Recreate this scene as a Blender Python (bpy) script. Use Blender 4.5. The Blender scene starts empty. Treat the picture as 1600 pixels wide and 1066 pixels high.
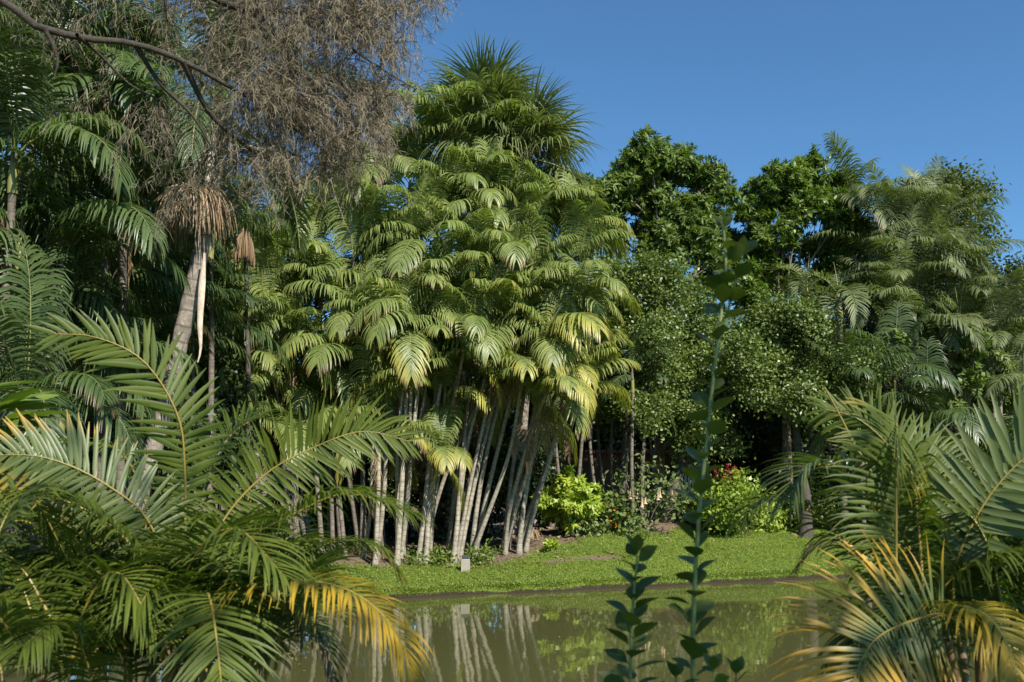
import bpy, math, random
import numpy as np

rng = np.random.default_rng(7)
random.seed(7)
scene = bpy.context.scene
COL = scene.collection
R = math.radians

# ------------------------------------------------------------------ camera
F_PX, PITCH, CAM = 1422.0, R(9.66), np.array((0.0, 0.0, 2.4))
CP, SP = math.cos(PITCH), math.sin(PITCH)
cam_data = bpy.data.cameras.new('camera')
cam = bpy.data.objects.new('camera', cam_data)
COL.objects.link(cam)
cam.location = CAM
cam.rotation_euler = (math.pi / 2 + PITCH, 0, 0)
cam_data.sensor_width = 36
cam_data.lens = 36 * F_PX / 1600
cam_data.clip_end = 3000
cam_data.dof.use_dof = True
cam_data.dof.focus_distance = 24
cam_data.dof.aperture_fstop = 4.5
scene.camera = cam

def at(px, py, depth):
    """world point seen at that place of the photograph, depth metres ahead"""
    xv, yv = (px - 800) / F_PX, (533 - py) / F_PX
    d = np.array((xv, CP - yv * SP, SP + yv * CP))
    return CAM + d * (depth / d[1])

def px_size(n, depth):
    return n / F_PX * depth * 1.02

# ------------------------------------------------------------------ terrain
def smooth(x, a, b):
    t = np.clip((x - a) / (b - a), 0, 1)
    return t * t * (3 - 2 * t)

SX = np.array([-40, -14, -11, -9.5, -8, -5.5, -2.9, 0, 3.5, 7, 10, 17.5, 26, 60.])
SY = np.array([4, 4.5, 8, 14, 18, 21.0, 22.3, 23.5, 25.0, 26.7, 28.1, 31, 33, 36.])

def shore(x):
    return np.interp(x, SX, SY)

def wob(x, y):
    return (np.sin(x * 1.3 + y * .7) + np.sin(x * .57 - y * 1.1 + 2) + np.sin(2.9 * x + 1.7 * y)) / 3

def inland(x, y):
    far = (y - shore(x)) * .86 + .10 * np.sin(1.9 * x) + .05 * np.sin(5.3 * x + 1)
    near = 5.6 + .25 * np.sin(x * 1.1) - y
    return np.maximum(far, near), far

def ground(x, y):
    x = np.asarray(x, float); y = np.asarray(y, float)
    d, far = inland(x, y)
    sl = .15 + .11 * smooth(x, -1.5, 3.5)
    h = np.where(d < 0, np.maximum(-.7, d * .8),
                 .13 * smooth(d, 0, .14) + np.minimum(d, 5.5) * sl * .92 + np.maximum(d - 5.5, 0) * .015)
    h = h + np.where(far > 1, .05 * wob(x, y) * smooth(far, 1, 3), 0)
    # lawn rising to the right behind the pond, low hill far behind
    h = h + smooth(x, 16, 34) * smooth(y, 30, 50) * 3.2
    h = h + np.maximum(y - 62, 0) * .11 * (1 - .75 * smooth(y, 150, 260))
    return h

def gz(x, y):
    return float(ground(x, y))

def gp(px, py, lo=14.0, hi=70.0):
    """ground point seen at that place of the photograph"""
    prev = None
    for dd in np.arange(lo, hi, .1):
        p = at(px, py, dd)
        if p[2] <= gz(p[0], p[1]):
            return np.array((p[0], p[1], gz(p[0], p[1])))
    p = at(px, py, hi)
    return np.array((p[0], p[1], gz(p[0], p[1])))

def behind(px, depth):
    x = at(px, 700, depth)[0]
    return np.array((x, depth, gz(x, depth)))

# ------------------------------------------------------------------ materials
def new_mat(name):
    m = bpy.data.materials.new(name)
    m.use_nodes = True
    nt = m.node_tree
    nt.nodes.clear()
    return m, nt, nt.nodes, nt.links

def lin(h):
    return tuple(h) + (1.0,)

def mixc(nt, fac, a, b, mode='MIX'):
    n = nt.nodes.new('ShaderNodeMix'); n.data_type = 'RGBA'; n.blend_type = mode
    for sock, v in ((n.inputs[0], fac), (n.inputs[6], a), (n.inputs[7], b)):
        if isinstance(v, bpy.types.NodeSocket):
            nt.links.new(v, sock)
        elif isinstance(v, (int, float)):
            sock.default_value = v
        else:
            sock.default_value = lin(v)
    return n.outputs[2]

def mth(nt, op, a, b=0.0, c=0.0, clamp=False):
    n = nt.nodes.new('ShaderNodeMath'); n.operation = op; n.use_clamp = clamp
    for i, v in enumerate((a, b, c)):
        if isinstance(v, bpy.types.NodeSocket):
            nt.links.new(v, n.inputs[i])
        else:
            n.inputs[i].default_value = v
    return n.outputs[0]

def attr(nt, name):
    n = nt.nodes.new('ShaderNodeAttribute'); n.attribute_name = name
    return n.outputs['Fac']

def noise(nt, scale, detail=3, rough=.6, coord='Object', vec=None):
    n = nt.nodes.new('ShaderNodeTexNoise')
    n.inputs['Scale'].default_value = scale
    n.inputs['Detail'].default_value = detail
    n.inputs['Roughness'].default_value = rough
    if vec is None:
        tc = nt.nodes.new('ShaderNodeTexCoord'); vec = tc.outputs[coord]
    nt.links.new(vec, n.inputs['Vector'])
    return n.outputs['Fac']

def leaf_mat(name, dark, light, yellow=(.30, .25, .035), brown=(.16, .10, .05), trans=.28, rough=.42,
             tcol=(1.25, 1.5, .5), spec=.5):
    m, nt, N, L = new_mat(name)
    oi = N.new('ShaderNodeObjectInfo')
    sep = N.new('ShaderNodeSeparateColor'); L.new(oi.outputs['Color'], sep.inputs[0])
    r = attr(nt, 'r'); t = attr(nt, 't')
    mix1 = mth(nt, 'MULTIPLY_ADD', r, .65, mth(nt, 'MULTIPLY', oi.outputs['Random'], .35))
    col = mixc(nt, mix1, dark, light)
    nz = noise(nt, 3.0, 2)
    y0 = mth(nt, 'SUBTRACT', mth(nt, 'MULTIPLY_ADD', nz, .35, t), mth(nt, 'SUBTRACT', 1.17, sep.outputs[0]))
    yl = mth(nt, 'MULTIPLY', y0, 2.6, clamp=True)
    col = mixc(nt, yl, col, yellow)
    b0 = mth(nt, 'SUBTRACT', mth(nt, 'MULTIPLY_ADD', nz, .3, t), mth(nt, 'SUBTRACT', 1.15, sep.outputs[1]))
    bl = mth(nt, 'MULTIPLY', b0, 4.0, clamp=True)
    col = mixc(nt, bl, col, brown)
    p = N.new('ShaderNodeBsdfPrincipled')
    L.new(col, p.inputs['Base Color'])
    p.inputs['Roughness'].default_value = rough
    p.inputs['Specular IOR Level'].default_value = spec
    tr = N.new('ShaderNodeBsdfTranslucent')
    tc = mixc(nt, 1.0, col, tcol, 'MULTIPLY')
    L.new(tc, tr.inputs['Color'])
    mx = N.new('ShaderNodeMixShader'); mx.inputs[0].default_value = trans
    L.new(p.outputs[0], mx.inputs[1]); L.new(tr.outputs[0], mx.inputs[2])
    out = N.new('ShaderNodeOutputMaterial'); L.new(mx.outputs[0], out.inputs['Surface'])
    return m

def bark_mat(name, a, b, c=None, scale=6.0, rings=0.0, rough=.85, patch=.55, bump=.35):
    """a base, b darker blotches, c lichen; rings = rings per metre along t"""
    m, nt, N, L = new_mat(name)
    n1 = noise(nt, scale, 5, .65); n2 = noise(nt, scale * 4.1, 4, .7)
    f = mth(nt, 'MULTIPLY', mth(nt, 'SUBTRACT', n1, patch - .12), 4.5, clamp=True)
    col = mixc(nt, f, a, b)
    if c is not None:
        g = mth(nt, 'MULTIPLY', mth(nt, 'SUBTRACT', n2, .54), 7, clamp=True)
        col = mixc(nt, g, col, c)
    h = n2
    if rings:
        t = attr(nt, 't')
        s = mth(nt, 'FRACT', mth(nt, 'MULTIPLY_ADD', t, rings, mth(nt, 'MULTIPLY', n1, .35)))
        rg = mth(nt, 'LESS_THAN', s, .13)
        col = mixc(nt, mth(nt, 'MULTIPLY', rg, .6), col, tuple(v * .45 for v in b))
        h = mth(nt, 'SUBTRACT', n2, mth(nt, 'MULTIPLY', rg, .6))
    p = N.new('ShaderNodeBsdfPrincipled'); L.new(col, p.inputs['Base Color'])
    p.inputs['Roughness'].default_value = rough
    bp = N.new('ShaderNodeBump'); bp.inputs['Strength'].default_value = bump; bp.inputs['Distance'].default_value = .02
    L.new(h, bp.inputs['Height']); L.new(bp.outputs[0], p.inputs['Normal'])
    out = N.new('ShaderNodeOutputMaterial'); L.new(p.outputs[0], out.inputs['Surface'])
    return m

M = {}
M['clump_frond'] = leaf_mat('clump_frond', (.115, .165, .040), (.265, .295, .092), yellow=(.40, .36, .075), trans=.32, rough=.42)
M['palm_rachis'] = leaf_mat('palm_rachis', (.15, .17, .05), (.22, .22, .07), trans=.05)
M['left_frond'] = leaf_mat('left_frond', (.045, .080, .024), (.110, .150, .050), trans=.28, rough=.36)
M['right_frond'] = leaf_mat('right_frond', (.080, .110, .038), (.185, .210, .082), trans=.28, rough=.52, yellow=(.26, .20, .07))
M['fan_leaf'] = leaf_mat('fan_leaf', (.085, .118, .036), (.19, .215, .08), trans=.22, rough=.40, brown=(.25, .18, .09))
M['dead_frond'] = leaf_mat('dead_frond', (.17, .105, .055), (.33, .23, .13), trans=.12, rough=.7, tcol=(1.1, .9, .6))
M['areca_leaf'] = leaf_mat('areca_leaf', (.060, .095, .012), (.135, .165, .024), yellow=(.44, .29, .03), brown=(.14, .09, .06), trans=.38, rough=.48, spec=.35)
M['areca_shine'] = leaf_mat('areca_shine', (.075, .11, .03), (.14, .17, .055), yellow=(.60, .32, .025), brown=(.14, .09, .06), trans=.28, rough=.42, spec=.45)
M['areca_rachis'] = leaf_mat('areca_rachis', (.19, .16, .035), (.30, .20, .04), trans=.0, rough=.4)
M['rosette_leaf'] = leaf_mat('rosette_leaf', (.060, .105, .022), (.140, .190, .040), trans=.24, rough=.52, spec=.35)
M['bright_leaf'] = leaf_mat('bright_leaf', (.080, .135, .020), (.180, .235, .040), trans=.30, rough=.42)
M['olive_leaf'] = leaf_mat('olive_leaf', (.060, .085, .020), (.120, .135, .035), trans=.3, rough=.6, spec=.25)
M['gloss_leaf'] = leaf_mat('gloss_leaf', (.085, .130, .028), (.200, .245, .066), trans=.25, rough=.42, spec=.45)
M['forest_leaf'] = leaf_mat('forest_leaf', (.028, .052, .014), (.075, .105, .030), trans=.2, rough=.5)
M['hill_leaf'] = leaf_mat('hill_leaf', (.060, .080, .030), (.13, .14, .06), trans=.2, rough=.6)
M['yellow_leaf'] = leaf_mat('yellow_leaf', (.17, .27, .024), (.42, .46, .06), trans=.30, rough=.42)
M['lime_leaf'] = leaf_mat('lime_leaf', (.15, .23, .028), (.35, .41, .065), trans=.30, rough=.42)
M['soft_leaf'] = leaf_mat('soft_leaf', (.11, .155, .048), (.21, .255, .09), trans=.30, rough=.6, spec=.3)
M['shoot_leaf'] = leaf_mat('shoot_leaf', (.055, .085, .018), (.115, .150, .030), trans=.28, rough=.45, spec=.35, yellow=(.22, .13, .04))
M['ivory_flower'] = leaf_mat('ivory_flower', (.58, .38, .22), (.70, .50, .32), trans=.3, rough=.6, tcol=(1, .9, .8))
M['orange_flower'] = leaf_mat('orange_flower', (.55, .14, .02), (.75, .26, .03), trans=.2, rough=.5, tcol=(1, .8, .5))
M['red_flower'] = leaf_mat('red_flower', (.16, .006, .02), (.30, .012, .05), trans=.2, rough=.6, tcol=(1, .7, .7))
M['needle'] = leaf_mat('needle', (.078, .072, .040), (.31, .24, .155), trans=.12, rough=.7, yellow=(.30, .22, .12), tcol=(1, .9, .7))
M['grass'] = leaf_mat('grass', (.085, .150, .016), (.230, .285, .045), trans=.3, rough=.5)
M['dry_leaf'] = leaf_mat('dry_leaf', (.14, .085, .045), (.34, .24, .14), trans=.1, rough=.8)
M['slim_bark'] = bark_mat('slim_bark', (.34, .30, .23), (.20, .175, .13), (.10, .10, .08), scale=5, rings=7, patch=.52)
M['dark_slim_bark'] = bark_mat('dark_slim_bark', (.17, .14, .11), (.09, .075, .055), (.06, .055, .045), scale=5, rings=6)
M['ring_bark'] = bark_mat('ring_bark', (.25, .21, .17), (.14, .115, .09), (.38, .34, .29), scale=3.5, rings=3.3, bump=.7)
M['tree_bark'] = bark_mat('tree_bark', (.22, .18, .13), (.11, .09, .07), (.32, .28, .22), scale=4)
M['dark_bark'] = bark_mat('dark_bark', (.075, .06, .048), (.04, .032, .026), None, scale=5)
M['limb_bark'] = bark_mat('limb_bark', (.055, .043, .031), (.027, .021, .016), (.09, .073, .052), scale=14, bump=.8)
M['shaft_green'] = leaf_mat('shaft_green', (.13, .15, .04), (.22, .20, .055), trans=.0, rough=.4)
M['shaft_orange'] = leaf_mat('shaft_orange', (.48, .16, .025), (.62, .24, .04), trans=.0, rough=.45)
M['fruit_stalk'] = leaf_mat('fruit_stalk', (.13, .11, .05), (.28, .20, .09), trans=.05, rough=.7)
M['shoot_stem'] = bark_mat('shoot_stem', (.24, .27, .08), (.16, .19, .06), None, scale=30, rough=.5, bump=.1)

def simple_mat(name, col, rough=.8, var=.3, scale=8, bump=.2):
    m, nt, N, L = new_mat(name)
    n = noise(nt, scale, 5, .7)
    c = mixc(nt, n, tuple(v * (1 - var) for v in col), tuple(min(1, v * (1 + var)) for v in col))
    p = N.new('ShaderNodeBsdfPrincipled'); L.new(c, p.inputs['Base Color'])
    p.inputs['Roughness'].default_value = rough
    bp = N.new('ShaderNodeBump'); bp.inputs['Strength'].default_value = bump; bp.inputs['Distance'].default_value = .02
    L.new(n, bp.inputs['Height']); L.new(bp.outputs[0], p.inputs['Normal'])
    out = N.new('ShaderNodeOutputMaterial'); L.new(p.outputs[0], out.inputs['Surface'])
    return m

M['plaster_old'] = simple_mat('plaster_old', (.11, .085, .065), .9, .6, 2.5)
M['red_tile'] = simple_mat('red_tile', (.45, .13, .06), .8, .35, 5)
M['white_paint'] = simple_mat('white_paint', (.62, .63, .64), .6, .12, 6)
M['sheet_metal'] = simple_mat('sheet_metal', (.72, .73, .74), .45, .08, 3)
M['ochre_wall'] = simple_mat('ochre_wall', (.52, .34, .12), .9, .15, 4)
M['concrete'] = simple_mat('concrete', (.27, .25, .20), .9, .35, 14)
M['black_plastic'] = simple_mat('black_plastic', (.035, .035, .037), .6, .3, 8)
M['dark_feather'] = simple_mat('dark_feather', (.03, .028, .026), .7, .2, 30)

def ground_mat():
    m, nt, N, L = new_mat('ground')
    g = attr(nt, 't')
    n1 = noise(nt, .9, 6, .65); n2 = noise(nt, 7, 5, .7); n3 = noise(nt, 35, 3, .6)
    soil = mixc(nt, n2, (.075, .052, .035), (.20, .145, .10))
    lit = mth(nt, 'MULTIPLY', mth(nt, 'SUBTRACT', n3, .56), 8, clamp=True)
    soil = mixc(nt, lit, soil, (.30, .21, .125))
    gr = mixc(nt, n2, (.07, .11, .014), (.16, .20, .035))
    e = mth(nt, 'ADD', g, mth(nt, 'MULTIPLY', mth(nt, 'SUBTRACT', n1, .5), 1.6))
    gm = mth(nt, 'MULTIPLY', mth(nt, 'SUBTRACT', e, .33), 5, clamp=True)
    soil = mixc(nt, attr(nt, 'r'), soil, (.028, .021, .013))
    col = mixc(nt, gm, soil, gr)
    p = N.new('ShaderNodeBsdfPrincipled'); L.new(col, p.inputs['Base Color'])
    p.inputs['Roughness'].default_value = .95
    p.inputs['Specular IOR Level'].default_value = .2
    bp = N.new('ShaderNodeBump'); bp.inputs['Strength'].default_value = .6; bp.inputs['Distance'].default_value = .04
    L.new(mth(nt, 'ADD', n2, n3), bp.inputs['Height']); L.new(bp.outputs[0], p.inputs['Normal'])
    out = N.new('ShaderNodeOutputMaterial'); L.new(p.outputs[0], out.inputs['Surface'])
    return m

def water_mat():
    m, nt, N, L = new_mat('pond_water')
    tc = N.new('ShaderNodeTexCoord')
    mp = N.new('ShaderNodeMapping'); mp.inputs['Scale'].default_value = (1, .45, 1)
    L.new(tc.outputs['Object'], mp.inputs['Vector'])
    n1 = noise(nt, 2.2, 3, .5, vec=mp.outputs[0]); n2 = noise(nt, .35, 2)
    p = N.new('ShaderNodeBsdfPrincipled')
    L.new(mixc(nt, n2, (.066, .068, .023), (.078, .078, .028)), p.inputs['Base Color'])
    p.inputs['Roughness'].default_value = .03
    p.inputs['IOR'].default_value = 1.33
    bp = N.new('ShaderNodeBump'); bp.inputs['Strength'].default_value = .05; bp.inputs['Distance'].default_value = .05
    L.new(n1, bp.inputs['Height']); L.new(bp.outputs[0], p.inputs['Normal'])
    out = N.new('ShaderNodeOutputMaterial'); L.new(p.outputs[0], out.inputs['Surface'])
    return m
M['ground'] = ground_mat()
M['water'] = water_mat()

# ------------------------------------------------------------------ mesh builder
def nrm(v):
    return v / np.maximum(np.linalg.norm(v, axis=-1, keepdims=True), 1e-9)

class MB:
    def __init__(s):
        s.v, s.f, s.r, s.t, s.m, s.n = [], [], [], [], [], 0

    def add(s, v, f, r=0., t=0., mi=0):
        v = np.asarray(v, float).reshape(-1, 3); f = np.asarray(f, int).reshape(-1, 4)
        s.v.append(v); s.f.append(f + s.n); s.n += len(v)
        s.r.append(np.broadcast_to(np.asarray(r, float), (len(v),)))
        s.t.append(np.broadcast_to(np.asarray(t, float), (len(v),)))
        s.m.append(np.full(len(f), mi))

    def ribbon(s, c, w, r=None, t=None, fold=None, mi=0):
        """c, w: (N, K, 3) centre lines and half-width vectors"""
        n, k = c.shape[:2]
        r = rng.random(n) if r is None else np.broadcast_to(r, (n,))
        t = np.zeros((n, k)) if t is None else np.broadcast_to(t, (n, k))
        cols = [c - w, c + w] if fold is None else [c - w + fold, c, c + w + fold]
        q = len(cols)
        v = np.stack(cols, 2)
        base = (np.arange(n)[:, None, None] * k + np.arange(k - 1)[None, :, None]) * q + np.arange(q - 1)[None, None, :]
        f = np.stack([base, base + 1, base + q + 1, base + q], -1)
        s.add(v, f, np.repeat(r, k * q), np.repeat(t.reshape(-1), q), mi)

    def tube(s, p, rad, sides=8, r=.5, t=None, mi=0, cap=True):
        p = np.asarray(p, float); n = len(p)
        rad = np.broadcast_to(np.asarray(rad, float), (n,))
        T = nrm(np.gradient(p, axis=0))
        ref = np.array((0, 1., 0)) if abs(T[n // 2, 1]) < .8 else np.array((1., 0, 0))
        A = nrm(np.cross(T, ref)); B = np.cross(T, A)
        a = np.linspace(0, 2 * math.pi, sides, endpoint=False)
        ring = A[:, None] * np.cos(a)[None, :, None] + B[:, None] * np.sin(a)[None, :, None]
        v = p[:, None] + ring * rad[:, None, None]
        i = np.arange(n - 1)[:, None] * sides; j = np.arange(sides)[None]; j2 = (j + 1) % sides
        f = np.stack([i + j, i + j2, i + sides + j2, i + sides + j], -1)
        if t is None:
            t = np.concatenate([[0], np.cumsum(np.linalg.norm(np.diff(p, axis=0), axis=1))])
        t = np.broadcast_to(np.asarray(t, float), (n,))
        s.add(v, f, r, np.repeat(t, sides), mi)

    def leaves(s, pos, d, nr, ln, wd, r=None, fold=.25, t=0.):
        """one four-cornered folded leaf each"""
        n = len(pos)
        ln = np.broadcast_to(ln, (n,))[:, None]; wd = np.broadcast_to(wd, (n,))[:, None]
        d = nrm(d); sd = nrm(np.cross(d, nr)); up = np.cross(sd, d)
        mid = pos + d * ln * .45 + up * wd * fold
        tip = pos + d * ln - up * ln * .08
        v = np.stack([pos, mid + sd * wd, tip, mid - sd * wd], 1)
        f = np.arange(n * 4).reshape(n, 4)
        r = rng.random(n) if r is None else np.broadcast_to(r, (n,))
        s.add(v, f, np.repeat(r, 4), t)

    def box(s, c, size, rz=0., r=.5, bev=0.):
        c = np.asarray(c, float); hx, hy, hz = (q / 2 for q in size)
        b = min(bev, hx * .5, hy * .5, hz * .5)
        if b <= 0:
            v = np.array([(x, y, z) for z in (-hz, hz) for x, y in ((-hx, -hy), (hx, -hy), (hx, hy), (-hx, hy))])
            f = [(0, 3, 2, 1), (4, 5, 6, 7), (0, 1, 5, 4), (1, 2, 6, 5), (2, 3, 7, 6), (3, 0, 4, 7)]
        else:
            rings = []
            for z, i in ((-hz, b), (-hz + b, 0), (hz - b, 0), (hz, b)):
                X, Y = hx - i, hy - i
                rings += [(-X, -Y, z), (X, -Y, z), (X, Y, z), (-X, Y, z)]
            v = np.array(rings); f = [(0, 3, 2, 1), (12, 13, 14, 15)]
            for k in range(3):
                for j in range(4):
                    a = k * 4; f.append((a + j, a + (j + 1) % 4, a + 4 + (j + 1) % 4, a + 4 + j))
        ca, sa = math.cos(rz), math.sin(rz)
        v = v @ np.array([[ca, sa, 0], [-sa, ca, 0], [0, 0, 1]]) + c
        s.add(v, f, r, 0.)

    def mesh(s, name, mats, smooth=True):
        v = np.concatenate(s.v); f = np.concatenate(s.f); nf = len(f)
        me = bpy.data.meshes.new(name)
        me.vertices.add(len(v)); me.vertices.foreach_set('co', v.astype(np.float32).ravel())
        me.loops.add(nf * 4); me.loops.foreach_set('vertex_index', f.astype(np.int32).ravel())
        me.polygons.add(nf)
        me.polygons.foreach_set('loop_start', np.arange(0, nf * 4, 4, dtype=np.int32))
        if not isinstance(mats, (list, tuple)): mats = [mats]
        for m in mats: me.materials.append(m)
        me.polygons.foreach_set('material_index', np.concatenate(s.m).astype(np.int32))
        me.polygons.foreach_set('use_smooth', np.full(nf, smooth))
        for nm, data in (('r', s.r), ('t', s.t)):
            at_ = me.attributes.new(nm, 'FLOAT', 'POINT')
            at_.data.foreach_set('value', np.concatenate(data).astype(np.float32))
        me.update(calc_edges=True)
        return me

    def build(s, name, mats, parent=None, smooth=True, loc=None):
        return obj(name, s.mesh(name, mats, smooth), parent, loc)

def obj(name, me, parent=None, loc=None):
    o = bpy.data.objects.new(name, me); COL.objects.link(o)
    if parent is not None: o.parent = parent
    if loc is not None: o.location = loc
    o.color = (0, 0, 0, 1)
    return o

def tag(o, label, cat, group=None):
    o['label'] = label; o['category'] = cat
    if group: o['group'] = group
    return o

def thing(name, loc, label, cat, group=None):
    o = bpy.data.objects.new(name, None); COL.objects.link(o); o.location = loc
    return tag(o, label, cat, group)

def curve(pts, n=24):
    """smooth curve through control points"""
    p = np.asarray(pts, float)
    q = np.vstack([2 * p[0] - p[1], p, 2 * p[-1] - p[-2]])
    out = []
    for i in range(1, len(q) - 2):
        u = np.linspace(0, 1, 12, endpoint=False)[:, None]
        a, b, c, d = q[i - 1], q[i], q[i + 1], q[i + 2]
        out.append(.5 * ((2 * b) + (c - a) * u + (2 * a - 5 * b + 4 * c - d) * u ** 2 + (3 * b - a - 3 * c + d) * u ** 3))
    out.append(p[-1:])
    c = np.vstack(out)
    s = np.concatenate([[0], np.cumsum(np.linalg.norm(np.diff(c, axis=0), axis=1))])
    u = np.linspace(0, s[-1], n)
    return np.stack([np.interp(u, s, c[:, k]) for k in range(3)], 1)

# ------------------------------------------------------------------ fronds
def arc(L, a0, a1, n=22, power=1.3, side=0.):
    s = np.linspace(0, 1, n)
    a = np.radians(a0 + (a1 - a0) * s ** power)
    b = side * s ** 2
    d = np.stack([np.cos(a) * np.cos(b), np.cos(a) * np.sin(b), np.sin(a)], 1)
    return np.vstack([[0, 0, 0], np.cumsum(d[:-1] * L / (n - 1), axis=0)])

def frond(mb, pts, nl=34, Lm=.75, w=.022, vee=.2, droop=1.5, pet=.12, th0=82, th1=30, K=4, fold=.0,
          S=None, roll=0., jit=.07, rr=.014, mi_rachis=1, rachis=True, skip=0., lift=0., tw=0.):
    """a pinnate frond along the rachis points; leaflets hang by gravity. S = side vector"""
    p = np.asarray(pts, float); n = len(p)
    T = nrm(np.gradient(p, axis=0))
    if S is None:
        h = p[-1] - p[0]; h = np.array((h[0], h[1], 0.))
        if np.linalg.norm(h) < .05: h = np.array((1., 0, 0))
        S = np.cross(nrm(h), (0, 0, 1.))
    V = None
    if isinstance(S, tuple) and S[0] == 'facing':
        V = nrm(np.asarray(S[1], float)); S = np.array((0, 0, 1.))
    S = np.asarray(S, float)
    cl = np.concatenate([[0], np.cumsum(np.linalg.norm(np.diff(p, axis=0), axis=1))]); Lt = cl[-1]
    u = (np.arange(nl) + .5) / nl
    out_c, out_w, out_t, out_f = [], [], [], []
    for sg in (-1, 1):
        uu = np.clip(u + rng.normal(0, .25 / nl, nl), 0, 1)
        if skip: uu = uu[rng.random(nl) > skip]
        m = len(uu)
        sl = (pet + (1 - pet) * uu) * Lt
        P = np.stack([np.interp(sl, cl, p[:, k]) for k in range(3)], 1)
        TT = nrm(np.stack([np.interp(sl, cl, T[:, k]) for k in range(3)], 1))
        SS = nrm(S - (TT @ S)[:, None] * TT)
        NN = np.cross(SS, TT)
        if V is not None:
            SS = nrm(np.cross(TT, V)); NN = np.cross(SS, TT)
            if NN[:, 2].mean() < 0: NN = -NN
        if roll:
            c, s_ = math.cos(roll), math.sin(roll)
            SS, NN = SS * c + NN * s_, NN * c - SS * s_
        th = np.radians(th0 + (th1 - th0) * uu ** 1.4) + rng.normal(0, jit, m)
        v = vee + rng.normal(0, jit, m)
        lat = SS * sg * np.cos(v)[:, None] + NN * np.sin(v)[:, None]
        d = nrm(TT * np.cos(th)[:, None] + lat * np.sin(th)[:, None])
        ln = Lm * np.sin(np.pi * (.17 + .72 * uu)) ** .65 * (1 + rng.normal(0, jit * .7, m))
        w0 = nrm(np.cross(NN, d))
        if tw:
            w0 = nrm(w0 * math.cos(tw) + NN * math.sin(tw))
        dr = droop * (1 + rng.normal(0, .15, m))
        C = [P]; D = d; W = [w0]; nF = [np.cross(d, w0)]
        for k in range(K):
            f = (k + .6) / K
            D = nrm(D + np.array((0, 0, -1.)) * (dr * f / K)[:, None] * 1.6)
            C.append(C[-1] + D * (ln / K)[:, None])
            ww = nrm(w0 - (w0 * D).sum(1, keepdims=True) * D); W.append(ww); nF.append(np.cross(D, ww))
        C = np.stack(C, 1); W = np.stack(W, 1); nF = np.stack(nF, 1)
        x = np.linspace(0, 1, K + 1)
        prof = np.minimum(1, .45 + 3.2 * x) * np.minimum(1, (1.02 - x) * 2.1) ** .8
        hw = w * prof[None, :, None] * (ln / Lm)[:, None, None] ** .5
        out_c.append(C); out_w.append(W * hw)
        out_f.append(nF * hw * fold)
        out_t.append(uu[:, None] * .45 + x[None] * .55)
    C = np.concatenate(out_c); W = np.concatenate(out_w); t = np.concatenate(out_t); Fd = np.concatenate(out_f)
    mb.ribbon(C, W, None, t, Fd if fold else None)
    if rachis:
        s = np.linspace(0, 1, n)
        mb.tube(p, rr * (1.25 - 1.05 * s), 5, rng.random(), s * .5, mi_rachis)

def proto_set(name, mats, L, Lm, w, nl, droop, vee, K=4, fold=.25, specs=None, th1=30, rr=.016, pet=.12):
    out = {}
    for kind, lst in specs.items():
        for (a0, a1, pw) in lst:
            for side in (.25, -.35):
                mb = MB()
                pts = arc(L * (1 + rng.normal(0, .05)), a0 + rng.normal(0, 3), a1 + rng.normal(0, 5), 22, pw, side * rng.random() * 1.5)
                frond(mb, pts, nl, Lm, w, vee, droop, pet, 82, th1, K, fold, rr=rr)
                out.setdefault(kind, []).append(mb.mesh(name, mats))
    return out

SPECS = {'up': [(82, 50, 1.6), (76, 22, 1.5)], 'mid': [(64, -22, 1.3), (54, -48, 1.2)],
         'low': [(38, -70, 1.1), (24, -78, 1.0)], 'hang': [(2, -84, .8), (-25, -88, .7)]}
CSPECS = {'up': [(84, 62, 1.8), (78, 34, 1.7)], 'mid': [(74, -8, 1.6), (66, -36, 1.4)],
          'low': [(54, -66, 1.2), (38, -74, 1.1)], 'hang': [(10, -84, .8), (-20, -88, .7)]}
PR = {}
PR['clump'] = proto_set('frond', [M['clump_frond'], M['palm_rachis']], 2.5, .92, .028, 42, 2.2, .1, specs=CSPECS)
PR['left'] = proto_set('frond', [M['left_frond'], M['palm_rachis']], 3.1, .95, .025, 50, 2.1, .15, specs=CSPECS)
PR['right'] = proto_set('frond', [M['right_frond'], M['palm_rachis']], 3.2, .90, .026, 46, 1.8, .3, specs=SPECS)
PR['curl'] = proto_set('frond', [M['right_frond'], M['palm_rachis']], 2.6, .60, .026, 36, .7, .55,
                       specs={'up': [(80, -60, 1.2)], 'mid': [(62, -150, 1.0), (55, -130, 1.0)], 'low': [(40, -140, .9)], 'hang': [(5, -110, .8)]})
PR['big'] = proto_set('frond', [M['left_frond'], M['palm_rachis']], 4.4, .80, .024, 60, 1.8, .35, specs=SPECS, rr=.05, pet=.2)

def dead_proto(L, nl):
    mb = MB()
    frond(mb, arc(L, -60, -90, 12, .5), nl, .55, .016, -.6, 3.0, .15, 60, 15, 4, 0, jit=.2, rr=.02, mi_rachis=0)
    return mb.mesh('dead_frond', M['dead_frond'])
DEAD = [dead_proto(1.6, 22), dead_proto(1.3, 20)]

def flower_brush():
    mb = MB()
    n = 46
    d = nrm(np.stack([rng.normal(0, 1, n), rng.normal(0, 1, n), rng.normal(.2, .55, n)], 1))
    C = [np.zeros((n, 3))]
    for k in range(3):
        d = nrm(d + np.array((0, 0, -.25))); C.append(C[-1] + d * (.22 + .05 * rng.random((n, 1))))
    C = np.stack(C, 1); W = np.broadcast_to(nrm(np.cross(d, (0.3, .2, 1)))[:, None] * .007, C.shape)
    mb.ribbon(C, W)
    return mb.mesh('fruit_stalk', M['fruit_stalk'])
BRUSH = flower_brush()

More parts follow.
